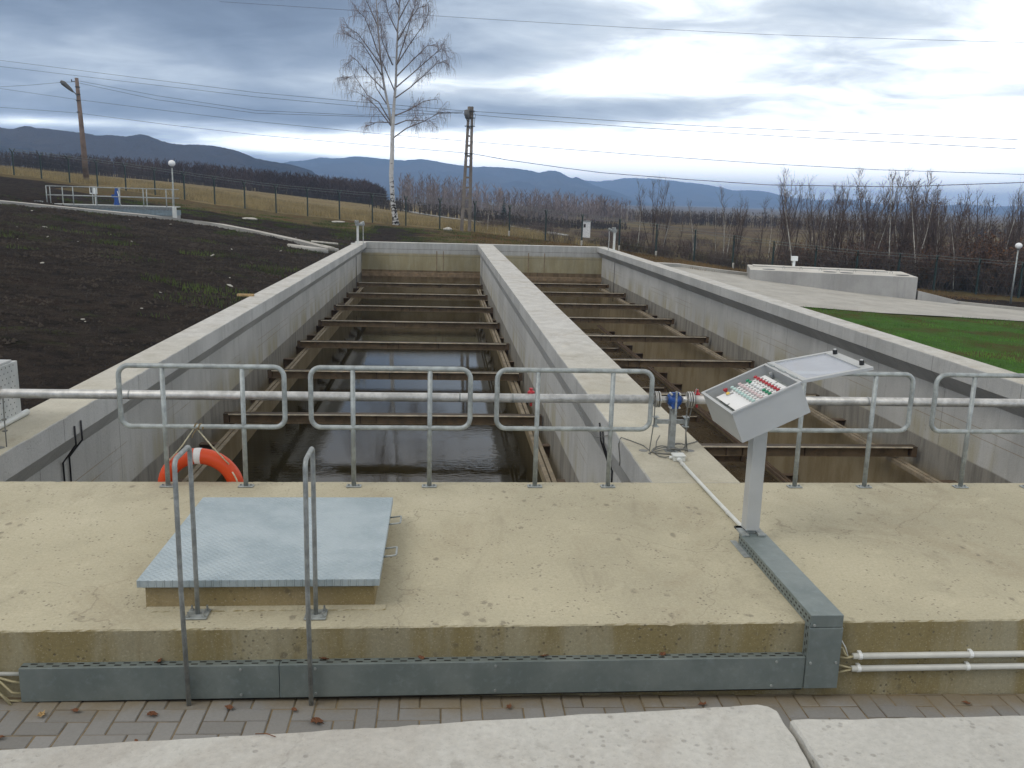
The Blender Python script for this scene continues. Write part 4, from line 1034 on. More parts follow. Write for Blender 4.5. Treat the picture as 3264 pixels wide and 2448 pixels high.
for k, w in enumerate(wires):
    pts = []
    for a, c in zip(w[:-1], w[1:]):
        pts += [a, a.lerp(c, .5)-V((0,0,.025))]
    pts.append(w[-1]); b = MB(); b.tube(pts, .006 if k < 4 else .003, 4)
    part(b, 'barbed_wire' if k < 4 else 'line_wire', M['fence_wire'], t)
def chain_mat():
    m, nt, sp = newmat('chain_link')
    p = nt.pos(); s = nt.sep(p)
    u = nt.math('DIVIDE', nt.math('ADD', s[0], s[2]), .09); w = nt.math('DIVIDE', nt.math('SUBTRACT', s[0], s[2]), .09)
    a = nt.math('MAXIMUM', nt.math('LESS_THAN', nt.math('FRACT', u), .05), nt.math('LESS_THAN', nt.math('FRACT', w), .05))
    sp(Base_Color=(.03,.05,.045), Roughness=.6, Alpha=a)
    return m
b = MB()
for xa, xb in zip(FPX[:-1], FPX[1:]):
    za, zb = ground(xa, fy(xa)), ground(xb, fy(xb))
    b.quad((xa,fy(xa),za+.05),(xb,fy(xb),zb+.05),(xb,fy(xb),zb+1.9),(xa,fy(xa),za+1.9))
part(b, 'chain_link_mesh', chain_mat(), t)
for k, x in enumerate((5.03, 10.27, 12.88, 15.39, 20.45)):
    b = MB(); yy = fy(x)-.35; z = ground(x, yy); b.tube([(x-.05,yy,z-.1),(x-.05,yy,z+.42)], .07, 8)
    single(b, 'marker_post', M['stone'], 'short white concrete marker stump at the foot of a fence post', 'marker post', (x,yy,z), group='white marker stumps along the fence')

# ------------------------------------------------------------------ poles and wires
t = thing('lamp_pole', 'tall brown power pole with a street light leaning over the left field', 'power pole', (-36.1,95,ground(-36,95)))
z0 = ground(-36,95); b = MB(); b.tube([(-36.1,95,z0-.3),(-36.2,95,z0+4.5),(-36.37,95,13.1)], [.30,.24,.17], 12); part(b, 'pole', M['pole_w'], t, smooth=True)
b = MB(); b.tube([(-36.3,94.8,11.4),(-36.5,94.7,11.62),(-36.7,94.6,11.8)], .045, 8); part(b, 'arm', M['lampbody'], t)
b = MB(); b.tube([(-36.62,94.6,11.72),(-36.9,94.5,12.02),(-37.4,94.3,12.5),(-37.62,94.2,12.66)], [.08,.18,.24,.12], 10); part(b, 'lamp_head', M['lampbody'], t)
for z in (12.2, 11.5, 10.9, 9.8):
    b = MB(); b.tube([(-36.34,95,z),(-36.34,95,z+.08)], .235, 12); part(b, 'band', M['black'], t)
b = MB(); b.tube([(-36.9,95.1,12.78),(-36.2,94.9,12.78)], .03, 6); b.cyl((-36.9,95.1,12.7),(-36.9,95.1,12.98),.05,8); part(b, 'insulator_bracket', M['black'], t)
t = thing('lattice_pole', 'ladder-like concrete power pole with a lamp near the middle of the view', 'power pole', (1.8,69.3,.1))
def leg(x0a, x0b): 
    b = MB(); z0 = -.3
    b.add([(x0a-.13,69.15,z0),(x0a+.13,69.15,z0),(x0a+.13,69.5,z0),(x0a-.13,69.5,z0),(x0b-.10,69.2,9.2),(x0b+.10,69.2,9.2),(x0b+.10,69.42,9.2),(x0b-.10,69.42,9.2)],
          [(0,3,2,1),(4,5,6,7),(0,1,5,4),(1,2,6,5),(2,3,7,6),(3,0,4,7)]); part(b, 'leg', M['pole_c'], t)
leg(1.42, 1.86); leg(2.03, 2.10)
for z in (1.6,2.4,3.2,3.95,4.75,5.55,6.3,7.0,7.6):
    f = (z+.3)/9.5; xa, xb = 1.42+.44*f, 2.03+.07*f
    b = MB(); b.box(xa+.12, xb-.12, 69.22, 69.42, z, z+.14) if xb-xa > .26 else b.box(xa, xb, 69.21, 69.41, z, z+.14); part(b, 'rung', M['pole_c'], t)
b = MB(); b.box(1.82, 2.16, 69.23, 69.40, 8.3, 9.22); part(b, 'head', M['pole_c'], t)
b = MB(); b.tube([(1.66,69.05,8.92),(1.70,69.0,8.6),(1.78,69.0,8.2)], [.17,.21,.10], 10); b.sphere((1.76,68.95,8.2), .09, 10, 8); part(b, 'lamp_head', M['lampbody'], t, smooth=True)
for z in (8.85, 8.35, 7.75, 5.75):
    b = MB(); b.box(1.55, 2.32, 69.1, 69.16, z, z+.06); part(b, 'crossarm', M['black'], t)
b = MB(); b.tube([(2.2,69.1,8.85),(2.35,69.1,8.6),(2.3,69.1,8.3),(2.25,69.1,7.8)], .015, 6); part(b, 'jumper_cable', M['wire'], t)
W = {'upper power line sloping down from the left to the lattice pole': [[-46.98,102.55,15.45],[-30.1,91.07,12.96],[-16.29,81.68,10.95],[-6.77,75.2,9.84],[1.35,69.68,8.93],[4.95,67.23,8.61],[12.51,62.09,7.89],[16.99,59.05,7.51],[20.45,56.69,7.27],[32,48.9,6.5]],
'second power line just below the upper one': [[-47.06,102.6,14.83],[-30.14,91.1,12.48],[-16.3,81.69,10.59],[-6.77,75.2,9.5],[1.52,69.57,8.7],[4.96,67.23,8.3],[13.48,61.44,7.46],[20.48,56.67,6.87],[32,48.9,6.0]],
'upper sagging service wire between the two poles': [[-36.2,95.22,12.85],[-26.85,88.86,11.09],[-16.35,81.71,9.46],[-6.78,75.21,8.82],[-2.84,72.53,8.79],[1.42,69.63,8.86]],
'lower sagging service wire between the two poles': [[-36.18,95.2,12.64],[-26.87,88.87,10.73],[-16.35,81.72,9.23],[-6.09,74.74,8.68],[-2.84,72.53,8.65],[1.42,69.63,8.81]],
'short wire from the street light pole off to the left edge': [[-56,108.6,12.9],[-47.33,102.78,12.77],[-42.74,99.67,12.76],[-38.36,96.69,12.83],[-36.74,95.58,12.79]],
'long wire crossing the street light pole halfway and passing the birch': [[-47.35,102.8,12.61],[-36.78,95.61,11.11],[-25.86,88.19,9.71],[-16.38,81.74,8.54],[-4.83,73.89,7.3],[3.92,67.94,6.5],[13.38,61.5,5.68],[20.6,56.59,5.13],[26.06,52.88,4.81],[36,46.1,4.5]],
'lowest wire from the left reaching the lattice pole low down': [[-47.6,102.97,10.69],[-36.74,95.58,9.81],[-25.94,88.24,8.47],[-16.42,81.77,7.41],[-6.74,75.19,6.54],[1.56,69.54,5.85]],
'dark sagging wire running right from the lattice pole over the thicket': [[2.08,69.19,5.8],[4.68,67.42,5.33],[8.61,64.74,4.78],[11.09,63.06,4.47],[16.41,59.44,4.08],[20.7,56.53,3.82],[26.96,52.27,3.82],[36,46.1,4.4]],
'highest wire near the top right of the sky': [[-23.87,102.16,22.17],[-11.94,98.58,21.25],[-2.28,95.68,20.49],[6.62,93.01,19.82],[18.76,89.37,18.97],[30.25,85.93,18.26],[41.11,82.67,17.76],[55,78.5,17.2]]}
for lab, pts in W.items():
    b = MB(); b.tube(pts, .022 if 'dark' in lab else .016, 5); single(b, 'overhead_wire', M['wire'], lab, 'wire', pts[0], group='overhead wires')

# ------------------------------------------------------------------ trees
def rdir(rnd, base, spread):
    v = V((rnd.gauss(0,1), rnd.gauss(0,1), rnd.gauss(0,1))); return (V(base).normalized() + v*spread).normalized()
def polyl(rnd, o, d, ln, n, wob, g):
    pts = [V(o)]; d = V(d).normalized()
    for k in range(n):
        d = (d + V((rnd.gauss(0,wob), rnd.gauss(0,wob), rnd.gauss(0,wob)*.6 + g))).normalized(); pts.append(pts[-1]+d*ln/n)
    return pts
def at(pts, f):
    k = f*(len(pts)-1); i = min(int(k), len(pts)-2); return pts[i].lerp(pts[i+1], k-i), (pts[i+1]-pts[i]).normalized()
# the big birch
def big_birch():
    rnd = random.Random(12); Y = 71.5; zb = ground(-3.7, Y)
    t = thing('birch_tree', 'tall bare white-barked birch with drooping twigs standing in the middle', 'tree', (-3.71,Y,zb))
    tr = [(-3.68,zb-.2),(-3.75,zb+.35),(-3.96,2.12),(-4.08,4.04),(-4.0,5.94),(-3.98,7.35),(-3.85,9.45),(-3.71,11.07),(-3.66,12.9),(-3.57,14.93),(-3.4,16.94),(-3.29,18.3),(-3.25,20)]
    rr = [.34,.24,.185,.17,.16,.15,.105,.088,.072,.056,.042,.03,.015]
    b = MB(); b.tube([(x,Y,z) for x, z in tr], rr, 12)
    st = [(-3.98,7.6),(-4.33,9.44),(-4.66,11.04),(-4.89,12.85),(-5.03,14.87),(-5.16,16.87),(-5.3,19)]
    b.tube([(x,Y-.05*k,z) for k, (x, z) in enumerate(st)], [.10,.09,.08,.068,.052,.04,.02], 8); part(b, 'trunk', M['birch'], t, smooth=True)
    BR = [[[-3.88,6.91],[-2.9,7.64],[-1.57,8.2],[-.59,8.75],[.21,8.95]],[[-3.79,7.87],[-2.9,8.24],[-1.83,8.27],[-.76,8.22]],[[-3.79,8.55],[-2.64,9.11],[-1.58,9.83],[-.6,10.03]],[[-3.79,9.84],[-2.64,10.64],[-1.59,11.53],[-.62,12.41],[.08,12.56]],[[-3.75,10.6],[-2.47,11.66],[-1.15,12.81],[-.28,13.51],[.07,13.36]],[[-3.66,11.45],[-2.47,12.76],[-1.34,13.97],[-.46,14.01]],[[-3.66,12.29],[-2.65,13.67],[-1.69,14.87],[-1.18,15.8]],[[-3.61,12.46],[-2.92,14.49],[-2.31,16.58],[-2.06,17.9]],[[-4.06,7.77],[-5.12,9.11],[-5.99,9.85],[-6.78,10.33]],[[-4.1,8.03],[-5.03,9.54],[-5.9,10.02],[-6.94,11.5],[-7.47,11.23]],[[-4.58,10.4],[-5.46,11.22],[-6.15,11.95],[-6.84,12.68],[-7.28,12.33]],[[-4.8,11.5],[-5.54,12.73],[-6.14,13.54],[-7.26,14.07]],[[-4.88,12.25],[-5.88,13.55],[-6.57,14.43],[-7.43,14.89]],[[-5.01,12.91],[-5.53,14.39],[-6.04,15.6],[-6.81,16.31]],[[-3.96,12.28],[-4.4,13.19],[-4.66,13.76],[-4.74,15.24]],[[-3.75,10.26],[-4.67,12.26],[-5.01,13.0]],[[-3.88,8.04],[-5.21,8.08],[-5.92,7.8]],[[-4.41,9.39],[-5.2,10.55],[-5.28,11.65]],
          [[-3.5,15.5],[-2.6,17.2],[-2.0,18.2]],[[-5.05,15.0],[-5.8,16.6],[-6.3,17.6]],[[-3.45,16.4],[-4.1,17.6],[-4.3,18.6]],[[-3.57,14.6],[-4.3,16.0],[-4.6,17.4]],[[-3.6,14.0],[-2.7,15.4],[-2.0,16.2],[-1.5,16.3]]]
    cr = MB(); tw = MB(); tips = []
    for br in BR:
        dy = rnd.uniform(-2.2, 2.2); n = len(br)
        pts = [V((x, Y + dy*(k/(n-1))**.8, z)) for k, (x, z) in enumerate(br)]
        cr.tube(pts, [.055*(1-.8*k/(n-1)) for k in range(n)], 5)
        ln = sum((q-p).length for p, q in zip(pts[:-1], pts[1:]))
        for k in range(int(ln*3.8)):
            f = rnd.uniform(.22, 1); o, d = at(pts, f)
            sd = rdir(rnd, d+V((0,0,.25)), .42); sl = rnd.uniform(.5, 1.6)*(1.15-.5*f)
            sp_ = polyl(rnd, o, sd, sl, 4, .16, -.02); cr.tube(sp_, [.017,.014,.011,.009,.006], 3, cap=False); tips.append(sp_)
        tips.append(pts)
    for stem in ([(x,z) for x, z in tr[8:]], st[3:]):
        pts = [V((x,Y,z)) for x, z in stem]
        for k in range(26):
            o, d = at(pts, rnd.random()); sp_ = polyl(rnd, o, rdir(rnd, d, .5), rnd.uniform(.6,1.9), 4, .15, 0); cr.tube(sp_, [.018,.014,.011,.009,.006], 3, cap=False); tips.append(sp_)
    part(cr, 'branches', M['twig_g'], t)
    for sp_ in tips:
        for k in range(rnd.randint(5, 8)):
            o, d = at(sp_, rnd.uniform(.2, 1)); ln = rnd.uniform(.4, 1.35)
            pts = polyl(rnd, o, rdir(rnd, d, .5), ln*.35, 2, .15, -.25); pts += polyl(rnd, pts[-1], (rnd.gauss(0,.18), rnd.gauss(0,.18), -1), ln*.65, 2, .10, -.1)[1:]
            tw.tube(pts, [.0085,.008,.007,.0065,.005][:len(pts)], 3, cap=False)
    part(tw, 'drooping_twigs', M['twig'], t)
big_birch()
def tree_mesh(name, seed, h, r0, nbr, up, spread, twl, leaf=0, lean=0, multi=1, start=.25, tw=4):
    """returns (trunk mesh-builder, crown mesh-builder) around the origin"""
    rnd = random.Random(seed); T = MB(); Cm = MB(); Cm.k = 0
    for s_ in range(multi):
        o = V((rnd.uniform(-.3,.3), rnd.uniform(-.3,.3), -.1)) if multi > 1 else V((0,0,-.1))
        hh = h*rnd.uniform(.75, 1) if s_ else h
        pts = polyl(rnd, o, (rnd.gauss(lean,.10 if multi > 1 else .03), rnd.gauss(0,.08), 1), hh, 8, .035, .02)
        T.tube(pts, [r0*(1-.93*k/8) for k in range(9)], 6)
        for k in range(int(nbr*(1 if multi == 1 else .6))):
            f = rnd.uniform(start, .97); p, d = at(pts, f)
            a = rnd.uniform(0, 2*math.pi); sd = V((math.cos(a)*spread, math.sin(a)*spread, up)).normalized()
            ln = (1-f*.75)*h*.30*rnd.uniform(.6, 1.2)
            bp = polyl(rnd, p, sd, ln, 4, .10, .06); rb = r0*(1-.9*f)*.45
            Cm.k = 0; Cm.tube(bp, [max(.010, rb*(1-.8*q/4)) for q in range(5)], 3, cap=False)
            for q in range(tw):
                o2, d2 = at(bp, rnd.uniform(.25, 1)); tp = polyl(rnd, o2, rdir(rnd, d2+V((0,0,.3)), .45), twl*rnd.uniform(.5,1.2), 3, .14, .03)
                Cm.k = 0; Cm.tube(tp, [.009,.008,.007,.006], 3, cap=False)
                for l in range(leaf):
                    o3, _ = at(tp, rnd.random()); s = rnd.uniform(.022, .05); n1 = rdir(rnd, (0,0,1), 1.0); n2 = n1.orthogonal().normalized(); n3 = n1.cross(n2)
                    Cm.k = 1; Cm.quad(o3-n2*s-n3*s*.7, o3+n2*s-n3*s*.7, o3+n2*s+n3*s*.7, o3-n2*s+n3*s*.7)
    return T, Cm
def proto(kind, seed, bark, twig, leafm, **kw):
    T, Cm = tree_mesh(kind, seed, **kw)
    return (_mesh(T, 'trunk', bark, True), _mesh(Cm, 'crown', [twig, leafm]))
PT = {
 'pale': [proto('pale', s, M['bark_w'], M['twig_b'], M['lf_rust'], h=1*7.5, r0=.055, nbr=22, up=1.5, spread=.7, twl=.55, leaf=0, lean=.03, start=.3) for s in (1,2,3)],
 'dark': [proto('dark', s, M['bark_d'], M['twig_b'], M['lf_brown'], h=7.5, r0=.08, nbr=30, up=1.2, spread=.85, twl=.7, leaf=0, start=.22) for s in (4,5,6)],
 'leafy': [proto('leafy', s, M['bark_d'], M['twig_b'], M['lf_brown'], h=7.5, r0=.07, nbr=34, up=1.0, spread=.75, twl=.6, leaf=2, start=.2) for s in (7,8,9)],
 'multi': [proto('multi', s, M['bark_d'], M['twig_b'], M['lf_rust'], h=7.5, r0=.06, nbr=24, up=1.5, spread=.7, twl=.8, leaf=0, multi=5, start=.25) for s in (10,11)],
}
def plant(name, label, cat, meshes, x, y, sc, rot, group=None, names=('trunk','crown')):
    z = ground(x, y)
    o = thing(name, label, cat, (x,y,z), group); o.rotation_euler = (0,0,rot); o.scale = (sc,)*3 if not isinstance(sc, tuple) else sc
    for nm, me in zip(names, meshes):
        c = bpy.data.objects.new(nm, me); COL.objects.link(c); c.parent = o
    return o
def px2x(u, off):
    """rough lateral placement along the line `off` metres beyond the fence"""
    k = math.tan(math.atan((u-1632)/2816) + .0815); return k*(70+off)/(1+.41*k)
rnd = random.Random(21)
named = [
 (2060,8,.80,'multi','dark many-stemmed bare tree in the meadow right of the actuator'),
 (2195,4,.62,'pale','slim pale birch sapling third post to the right of the actuator'),
 (2285,4,.80,'pale','white-stemmed birch leaning slightly in front of the meadow'),
 (2325,10,.75,'multi','cluster of thin dark stems right of the leaning white birch'),
 (2452,5,.80,'dark','dark straight tree left of the concrete tank block'),
 (2512,3,1.0,'pale','white-stemmed birch just above the left end of the tank block'),
 (2015,6,.66,'pale','thin pale sapling left of the many-stemmed tree'),
 (2400,8,.72,'dark','thin dark tree between the meadow and the tank block'),
 (2640,8,.98,'dark','dark forked tree above the small white meter box'),
 (2690,5,.95,'leafy','dark tree with a few leaves left above the middle of the tank block'),
 (2905,2,.95,'pale','white-stemmed birch above the right end of the tank block'),
 (2890,3,.85,'pale','second white stem standing close to the right end of the tank block'),
 (3025,2,.70,'pale','slanting pale birch stem in the brown thicket right of the tank block'),
 (3080,7,.95,'dark','tall dark tree pair member in the gap of the right thicket, nearer the tank'),
 (3110,8,.85,'dark','tall dark tree in the gap of the right thicket, nearer the lamp'),
 (3235,2,1.05,'pale','tall white birch right behind the globe lamp'),
 (3160,6,.95,'pale','slender sapling rising above the orange shrubs left of the lamp'),
 (2925,7,.95,'leafy','leafy-topped dark tree behind the right end of the tank block'),
 (1540,4,.42,'pale','small white birch sapling just right of the lattice pole'),
]
for u, off, sc, kd, lab in named:
    x = px2x(u, off); y = 70 + off - .41*x
    k = rnd.randrange(len(PT[kd])); plant({'pale':'birch_sapling','dark':'bare_tree','leafy':'bare_tree','multi':'multi_stem_tree'}[kd], lab, 'tree', PT[kd][k], x, y, sc, rnd.uniform(0,6.28))
for k in range(66):   # the dense thicket on the right
    u = rnd.choice([rnd.uniform(2480,2760), rnd.uniform(2740,2900), rnd.uniform(2700,3010), rnd.uniform(2860,3010), rnd.uniform(3010,3420)])
    off = rnd.uniform(4, 17); x = px2x(u, off); y = 70+off-.41*x
    kd = rnd.choice(['dark','leafy','dark','pale','multi','pale']) if u > 2700 else rnd.choice(['dark','pale','multi'])
    hs = 1.08 if 2740 < u < 2930 else .95
    plant('thicket_tree', 'thin bare sapling crowded in the brown thicket behind the right-hand fence', 'tree', PT[kd][rnd.randrange(len(PT[kd]))], x, y, hs*rnd.uniform(.72,1.05), rnd.uniform(0,6.28), 'saplings in the right-hand thicket')
for k in range(10):
    u = rnd.uniform(2080, 2480); off = rnd.uniform(4, 25); x = px2x(u, off); y = 70+off-.41*x
    plant('meadow_sapling', 'thin bare sapling scattered in the meadow behind the fence', 'tree', PT[rnd.choice(['pale','dark'])][rnd.randrange(3)], x, y, rnd.uniform(.4,.7), rnd.uniform(0,6.28), 'saplings scattered in the meadow')
# shrubs
def shrub_mesh(seed, h, w, n, leafm, nl):
    rnd = random.Random(seed); S = MB(); F = MB()
    for k in range(n):
        a = rnd.uniform(0, 6.28); sp_ = rnd.uniform(.1, .55); hh = h*rnd.uniform(.55, 1)
        o = V((rnd.uniform(-w,w)*.5, rnd.uniform(-w,w)*.5, -.05)); pts = polyl(rnd, o, (math.cos(a)*sp_, math.sin(a)*sp_, 1), hh, 4, .10, .02)
        S.tube(pts, [.016,.014,.012,.010,.007], 3, cap=False)
        for q in range(5):
            o2, d2 = at(pts, rnd.uniform(.25, 1)); tp = polyl(rnd, o2, rdir(rnd, d2, .55), h*.28*rnd.uniform(.5,1.2), 2, .15, .05); S.tube(tp, [.010,.009,.007], 3, cap=False)
            for l in range(nl):
                o3, _ = at(tp, rnd.random()); s = rnd.uniform(.018,.042); n1 = rdir(rnd, (0,0,1), 1.0); n2 = n1.orthogonal().normalized(); n3 = n1.cross(n2)
                F.quad(o3-n2*s-n3*s*.7, o3+n2*s-n3*s*.7, o3+n2*s+n3*s*.7, o3-n2*s+n3*s*.7)
    out = [_mesh(S, 'stems', M['twig_b'])]
    if nl: out.append(_mesh(F, 'leaves', leafm))
    return out
SH = {'brown': [shrub_mesh(s, 2.2, 1.6, 34, M['lf_brown'], 3) for s in (31,32)], 'rust': [shrub_mesh(s, 2.4, 1.6, 32, M['lf_rust'], 5) for s in (33,34)], 'olive': [shrub_mesh(s, 1.4, 1.5, 30, M['lf_olive'], 4) for s in (35,36)], 'bare': [shrub_mesh(s, 1.8, 1.3, 30, None, 0) for s in (37,38)]}
for k in range(150):
    u = rnd.uniform(2380, 3450) if k % 4 else rnd.uniform(1950, 2500)
    off = rnd.uniform(.8, 13) if u > 2500 else rnd.uniform(1, 9)
    x = px2x(u, off); y = 70+off-.41*x
    kd = rnd.choice(['brown','brown','bare','olive','brown']) if rnd.random() < .75 else 'rust'
    if u < 2480: kd = rnd.choice(['brown','bare','olive']); sc = rnd.uniform(.45,.8)
    elif u < 2700: sc = rnd.uniform(.75,1.15)
    else: sc = rnd.uniform(.95, 1.6)
    if 3100 < u < 3230 and off > 3: kd = 'rust'; sc = 1.7
    lab = {'brown':'brown leafy shrub in the undergrowth behind the right part of the fence','bare':'leafless grey-brown shrub in the undergrowth behind the right part of the fence','olive':'low olive green shrub in the undergrowth behind the right part of the fence','rust':'rust-orange leafy shrub in the undergrowth behind the right part of the fence'}[kd]
    plant('shrub', lab, 'shrub', SH[kd][rnd.randrange(2)], x, y, (sc*1.15, sc*1.15, sc), rnd.uniform(0,6.28), kd+' shrubs behind the fence', ('stems','leaves'))
for k in range(46):
    u = rnd.uniform(1500, 2650); off = rnd.uniform(8, 90); x = px2x(u, off); y = 70+off-.41*x
    kd = rnd.choice(['brown','bare','brown','olive'])
    plant('meadow_bush', 'dark bush dotted over the open meadow behind the fence', 'shrub', SH[kd][rnd.randrange(2)], x, y, (rnd.uniform(.6,1.5),rnd.uniform(.6,1.5),rnd.uniform(.35,.75)), rnd.uniform(0,6.28), 'bushes dotted over the meadow', ('stems','leaves'))
for u, off, sc, lab in ((1745,1.5,.75,'dark leafless bush at the fence behind the end wall'), (1800,1.5,.5,'smaller leafless bush right of the dark bush at the fence'), (1920,2,.6,'brown bush below the far right actuator')):
    x = px2x(u, off); plant('shrub', lab, 'shrub', SH['bare'][0], x, 70+off-.41*x, (sc,sc,sc), 1.0, None, ('stems','leaves'))

# far woods (masses)
def wood(name, pts, n, hmin, hmax, depth, mat, seed, dens=14, label=None):
    rnd = random.Random(seed); mb = MB()
    P2 = [V(p) for p in pts]
    for k in range(n):
        f = rnd.random(); p, d = at(P2, f); back = rnd.random()**1.4*depth
        x, y, h0 = p.x, p.y+back, p.z
        z = ground(x, y); h = h0*rnd.uniform(hmin, hmax)
        T = V((x, y, z)); tip = T + V((rnd.gauss(0,.2), 0, h)); w = .05+.02*h/8
        mb.add([T+V((-w,0,-.5)), T+V((w,0,-.5)), tip], [(0,1,2)])
        for q in range(dens):
            g = rnd.uniform(.12, .95); o = T.lerp(tip, g); a = rnd.uniform(0, 6.28); ln = h*.28*(1.1-g*.6)*rnd.uniform(.5,1.2)
            e_ = o + V((math.cos(a)*ln*.55, math.sin(a)*ln*.55, ln*.8)); w2 = rnd.uniform(.025,.075)
            mb.add([o+V((-w2,0,0)), o+V((w2,0,0)), e_+V((w2*.5,0,0)), e_-V((w2*.5,0,0))], [(0,1,2,3)])
    o = single(mb, name, mat, label, 'woodland', kind='stuff'); return o
# (x, y, crown height) along the field edge at the left
wood('wood', [(-150,235,4.3),(-103,220,3.6),(-82,220,4.4),(-60,220,4.9),(-45,220,5.0),(-31,220,5.2),(-20,222,5.4),(-15.5,224,4.2)], 3600, .75, 1.12, 26, M['wood'], 41, 14, 'dark brown leafless wood along the top of the dry field')
wood('wood', [(-13,262,9.3),(3,262,10),(26,262,8.6),(44,262,7.9),(58,270,6.5)], 560, .6, 1.08, 34, M['wood2'], 42, 22, 'pale grey leafless poplar wood on the plain behind the lattice pole')
wood('scrub', [(-14,170,2.6),(10,165,2.4),(24,180,2.0),(40,190,1.6)], 900, .4, 1.05, 22, M['scrub'], 43, 12, 'low dark scrub in front of the pale wood on the plain')
wood('scrub', [(60,262,4.0),(85,255,4.2),(120,230,4.2),(160,200,4.0),(210,180,4)], 1500, .5, 1.1, 40, M['scrub'], 44, 12, 'dark belt of scrub across the plain behind the meadow')
t = thing('conifer', 'small dark conifer in front of the pale wood', 'tree', (15.5,230,ground(15.5,230)))
z = ground(15.5,230); b = MB(); b.tube([(15.5,230,z),(15.5,230,z+1)], .15, 6); part(b, 'trunk', M['bark_d'], t)
b = MB(); rr_ = random.Random(5)
for k in range(260):
    g = rr_.random(); a = rr_.uniform(0,6.28); r_ = (1-g)*1.6*rr_.uniform(.6,1.05); o = V((15.5,230,z+.6+g*5.6))
    e_ = o+V((math.cos(a)*r_, math.sin(a)*r_, -.3*r_)); s = V((-math.sin(a),math.cos(a),0))*.28*(1.1-g)
    b.add([o+V((0,0,.12)), e_-s, e_+s], [(0,1,2)])
part(b, 'crown', plain('conifer_green', (.014,.028,.014), 1), t)
# hut in the meadow
t = thing('hut', 'tiny whitewashed hut with a dark doorway in the meadow', 'hut', (19.3,120,-1.5)); zh = ground(19.3,120)
b = MB(); b.box(18.85, 19.85, 120, 121.2, zh-.3, -.2); part(b, 'wall', M['plate'], t)
b = MB(); b.box(18.75, 19.95, 119.9, 121.3, -.2, -.12); part(b, 'roof', M['galv_dark'], t)
b = MB(); b.box(18.9, 19.2, 119.98, 119.995, -1.0, -.55); part(b, 'doorway', M['scrub'], t)
# far gravel track
def track(pts, w, name):
    mb = MB(); vs = []
    for i, p in enumerate(pts):
        p = V(p); vs += [(p.x-w/2, p.y, ground(p.x-w/2, p.y)+.12), (p.x+w/2, p.y, ground(p.x+w/2, p.y)+.12)]
    mb.add(vs, [(2*i, 2*i+1, 2*i+3, 2*i+2) for i in range(len(pts)-1)]); struct(mb, name, plain('gravel', (.33,.33,.31), 1, 0, .2, .3))
track([(-9,196),(-4,170),(2,152),(10,138),(14,128),(15,118),(13,108)], 3.6, 'track')

# ------------------------------------------------------------------ grass and litter
def blades(name, label, n, pick, h0, h1, w, mat, seed):
    rnd = random.Random(seed); mb = MB(); c = 0
    while c < n:
        x, y = pick(rnd)
        if x is None: continue
        z = ground(x, y); h = rnd.uniform(h0, h1); a = rnd.uniform(0, 6.28); dx, dy = math.cos(a)*w, math.sin(a)*w; lx, ly = rnd.gauss(0,h*.25), rnd.gauss(0,h*.25)
        mb.add([(x-dx,y-dy,z-.03),(x+dx,y+dy,z-.03),(x+lx,y+ly,z+h)], [(0,1,2)]); c += 1
    single(mb, name, mat, label, 'grass', kind='stuff')
def pk_lawn(r):
    x = r.uniform(9.2, 34); y = r.uniform(11, 37.2)
    return (x, y) if inpoly(x, y, lawn_poly) and mnoise.noise(V((x*.35, y*.35, 3)))+.6*mnoise.noise(V((x*1.3, y*1.3, 5))) > -.02 else (None, None)
blades('lawn', 'short green lawn between the basin wall and the concrete road', 42000, pk_lawn, .03, .10, .010, M['blade_lawn'], 51)
def pk_dry(r):
    x = r.uniform(-62, 12); off = r.uniform(1, 42)**1.0; y = 70+off-.41*x
    return (x, y) if r.random() < 1-max(0, x)/16 and mnoise.noise(V((x*.12, y*.12, 8))) > -.25 else (None, None)
blades('field_grass', 'tall dry straw-coloured grass of the field behind the fence', 52000, pk_dry, .25, .65, .022, M['blade_dry'], 52)
def pk_weed(r):
    x = r.uniform(-24, 8); y = r.uniform(18, 68); s = y+.41*x
    if -4.8 < x < 9.2 and y < 50.1: return (None, None)
    if s > 69: return (None, None)
    return (x, y) if mnoise.noise(V((x*.45, y*.45, 5))) > (.24 if s < 50 else .0) else (None, None)
blades('weeds', 'sparse green weeds sprouting on the dark soil', 30000, pk_weed, .04, .14, .014, M['blade_moss'], 53)
def pk_rg(r):
    x = r.uniform(2, 33); y = r.uniform(50, 66); s = y+.41*x
    return (x, y) if 58 < s < 70 and not inpoly(x, y, road_poly) and y > 50.2 else (None, None)
blades('rough_grass', 'brownish rough grass strip between the far basin end and the fence', 16000, pk_rg, .06, .22, .014, plain('blade_brown', (.15,.095,.04), 1, 0, .5, .4), 54)
# loose clods on the soil
def clods(n, seed):
    r = random.Random(seed); mb = MB(); c = 0
    while c < n:
        x = r.uniform(-21, -4.9); y = r.uniform(9, 52)
        if x < -4.9 - (y-7)*.50: continue
        z = ground(x, y); k = min(1, max(0, (-5-x)/1.5))
        if x < -5 and y > 7: z += k*(.10*mnoise.noise(V((x*.30, y*.30, 1.7))) + .055*mnoise.noise(V((x*.9, y*.9, 4.2))) + .03*mnoise.noise(V((x*2.3, y*2.3, 9))))
        q = r.uniform(.012, .05)*(.6+y/40); o = V((x,y,z))
        ps = [o+V((r.uniform(.6,1.3)*q*math.cos(a), r.uniform(.6,1.3)*q*math.sin(a), -.01)) for a in (0,1.26,2.5,3.8,5.0)] + [o+V((r.uniform(-.3,.3)*q, r.uniform(-.3,.3)*q, q*r.uniform(.5,1)))]
        mb.add(ps, [(0,1,5),(1,2,5),(2,3,5),(3,4,5),(4,0,5)]); c += 1
    single(mb, 'soil_clods', plain('clod', (.032,.025,.019), 1, 0, .6, .8), 'loose dark clods of earth covering the left bank', 'soil', kind='stuff')
clods(24000, 71)
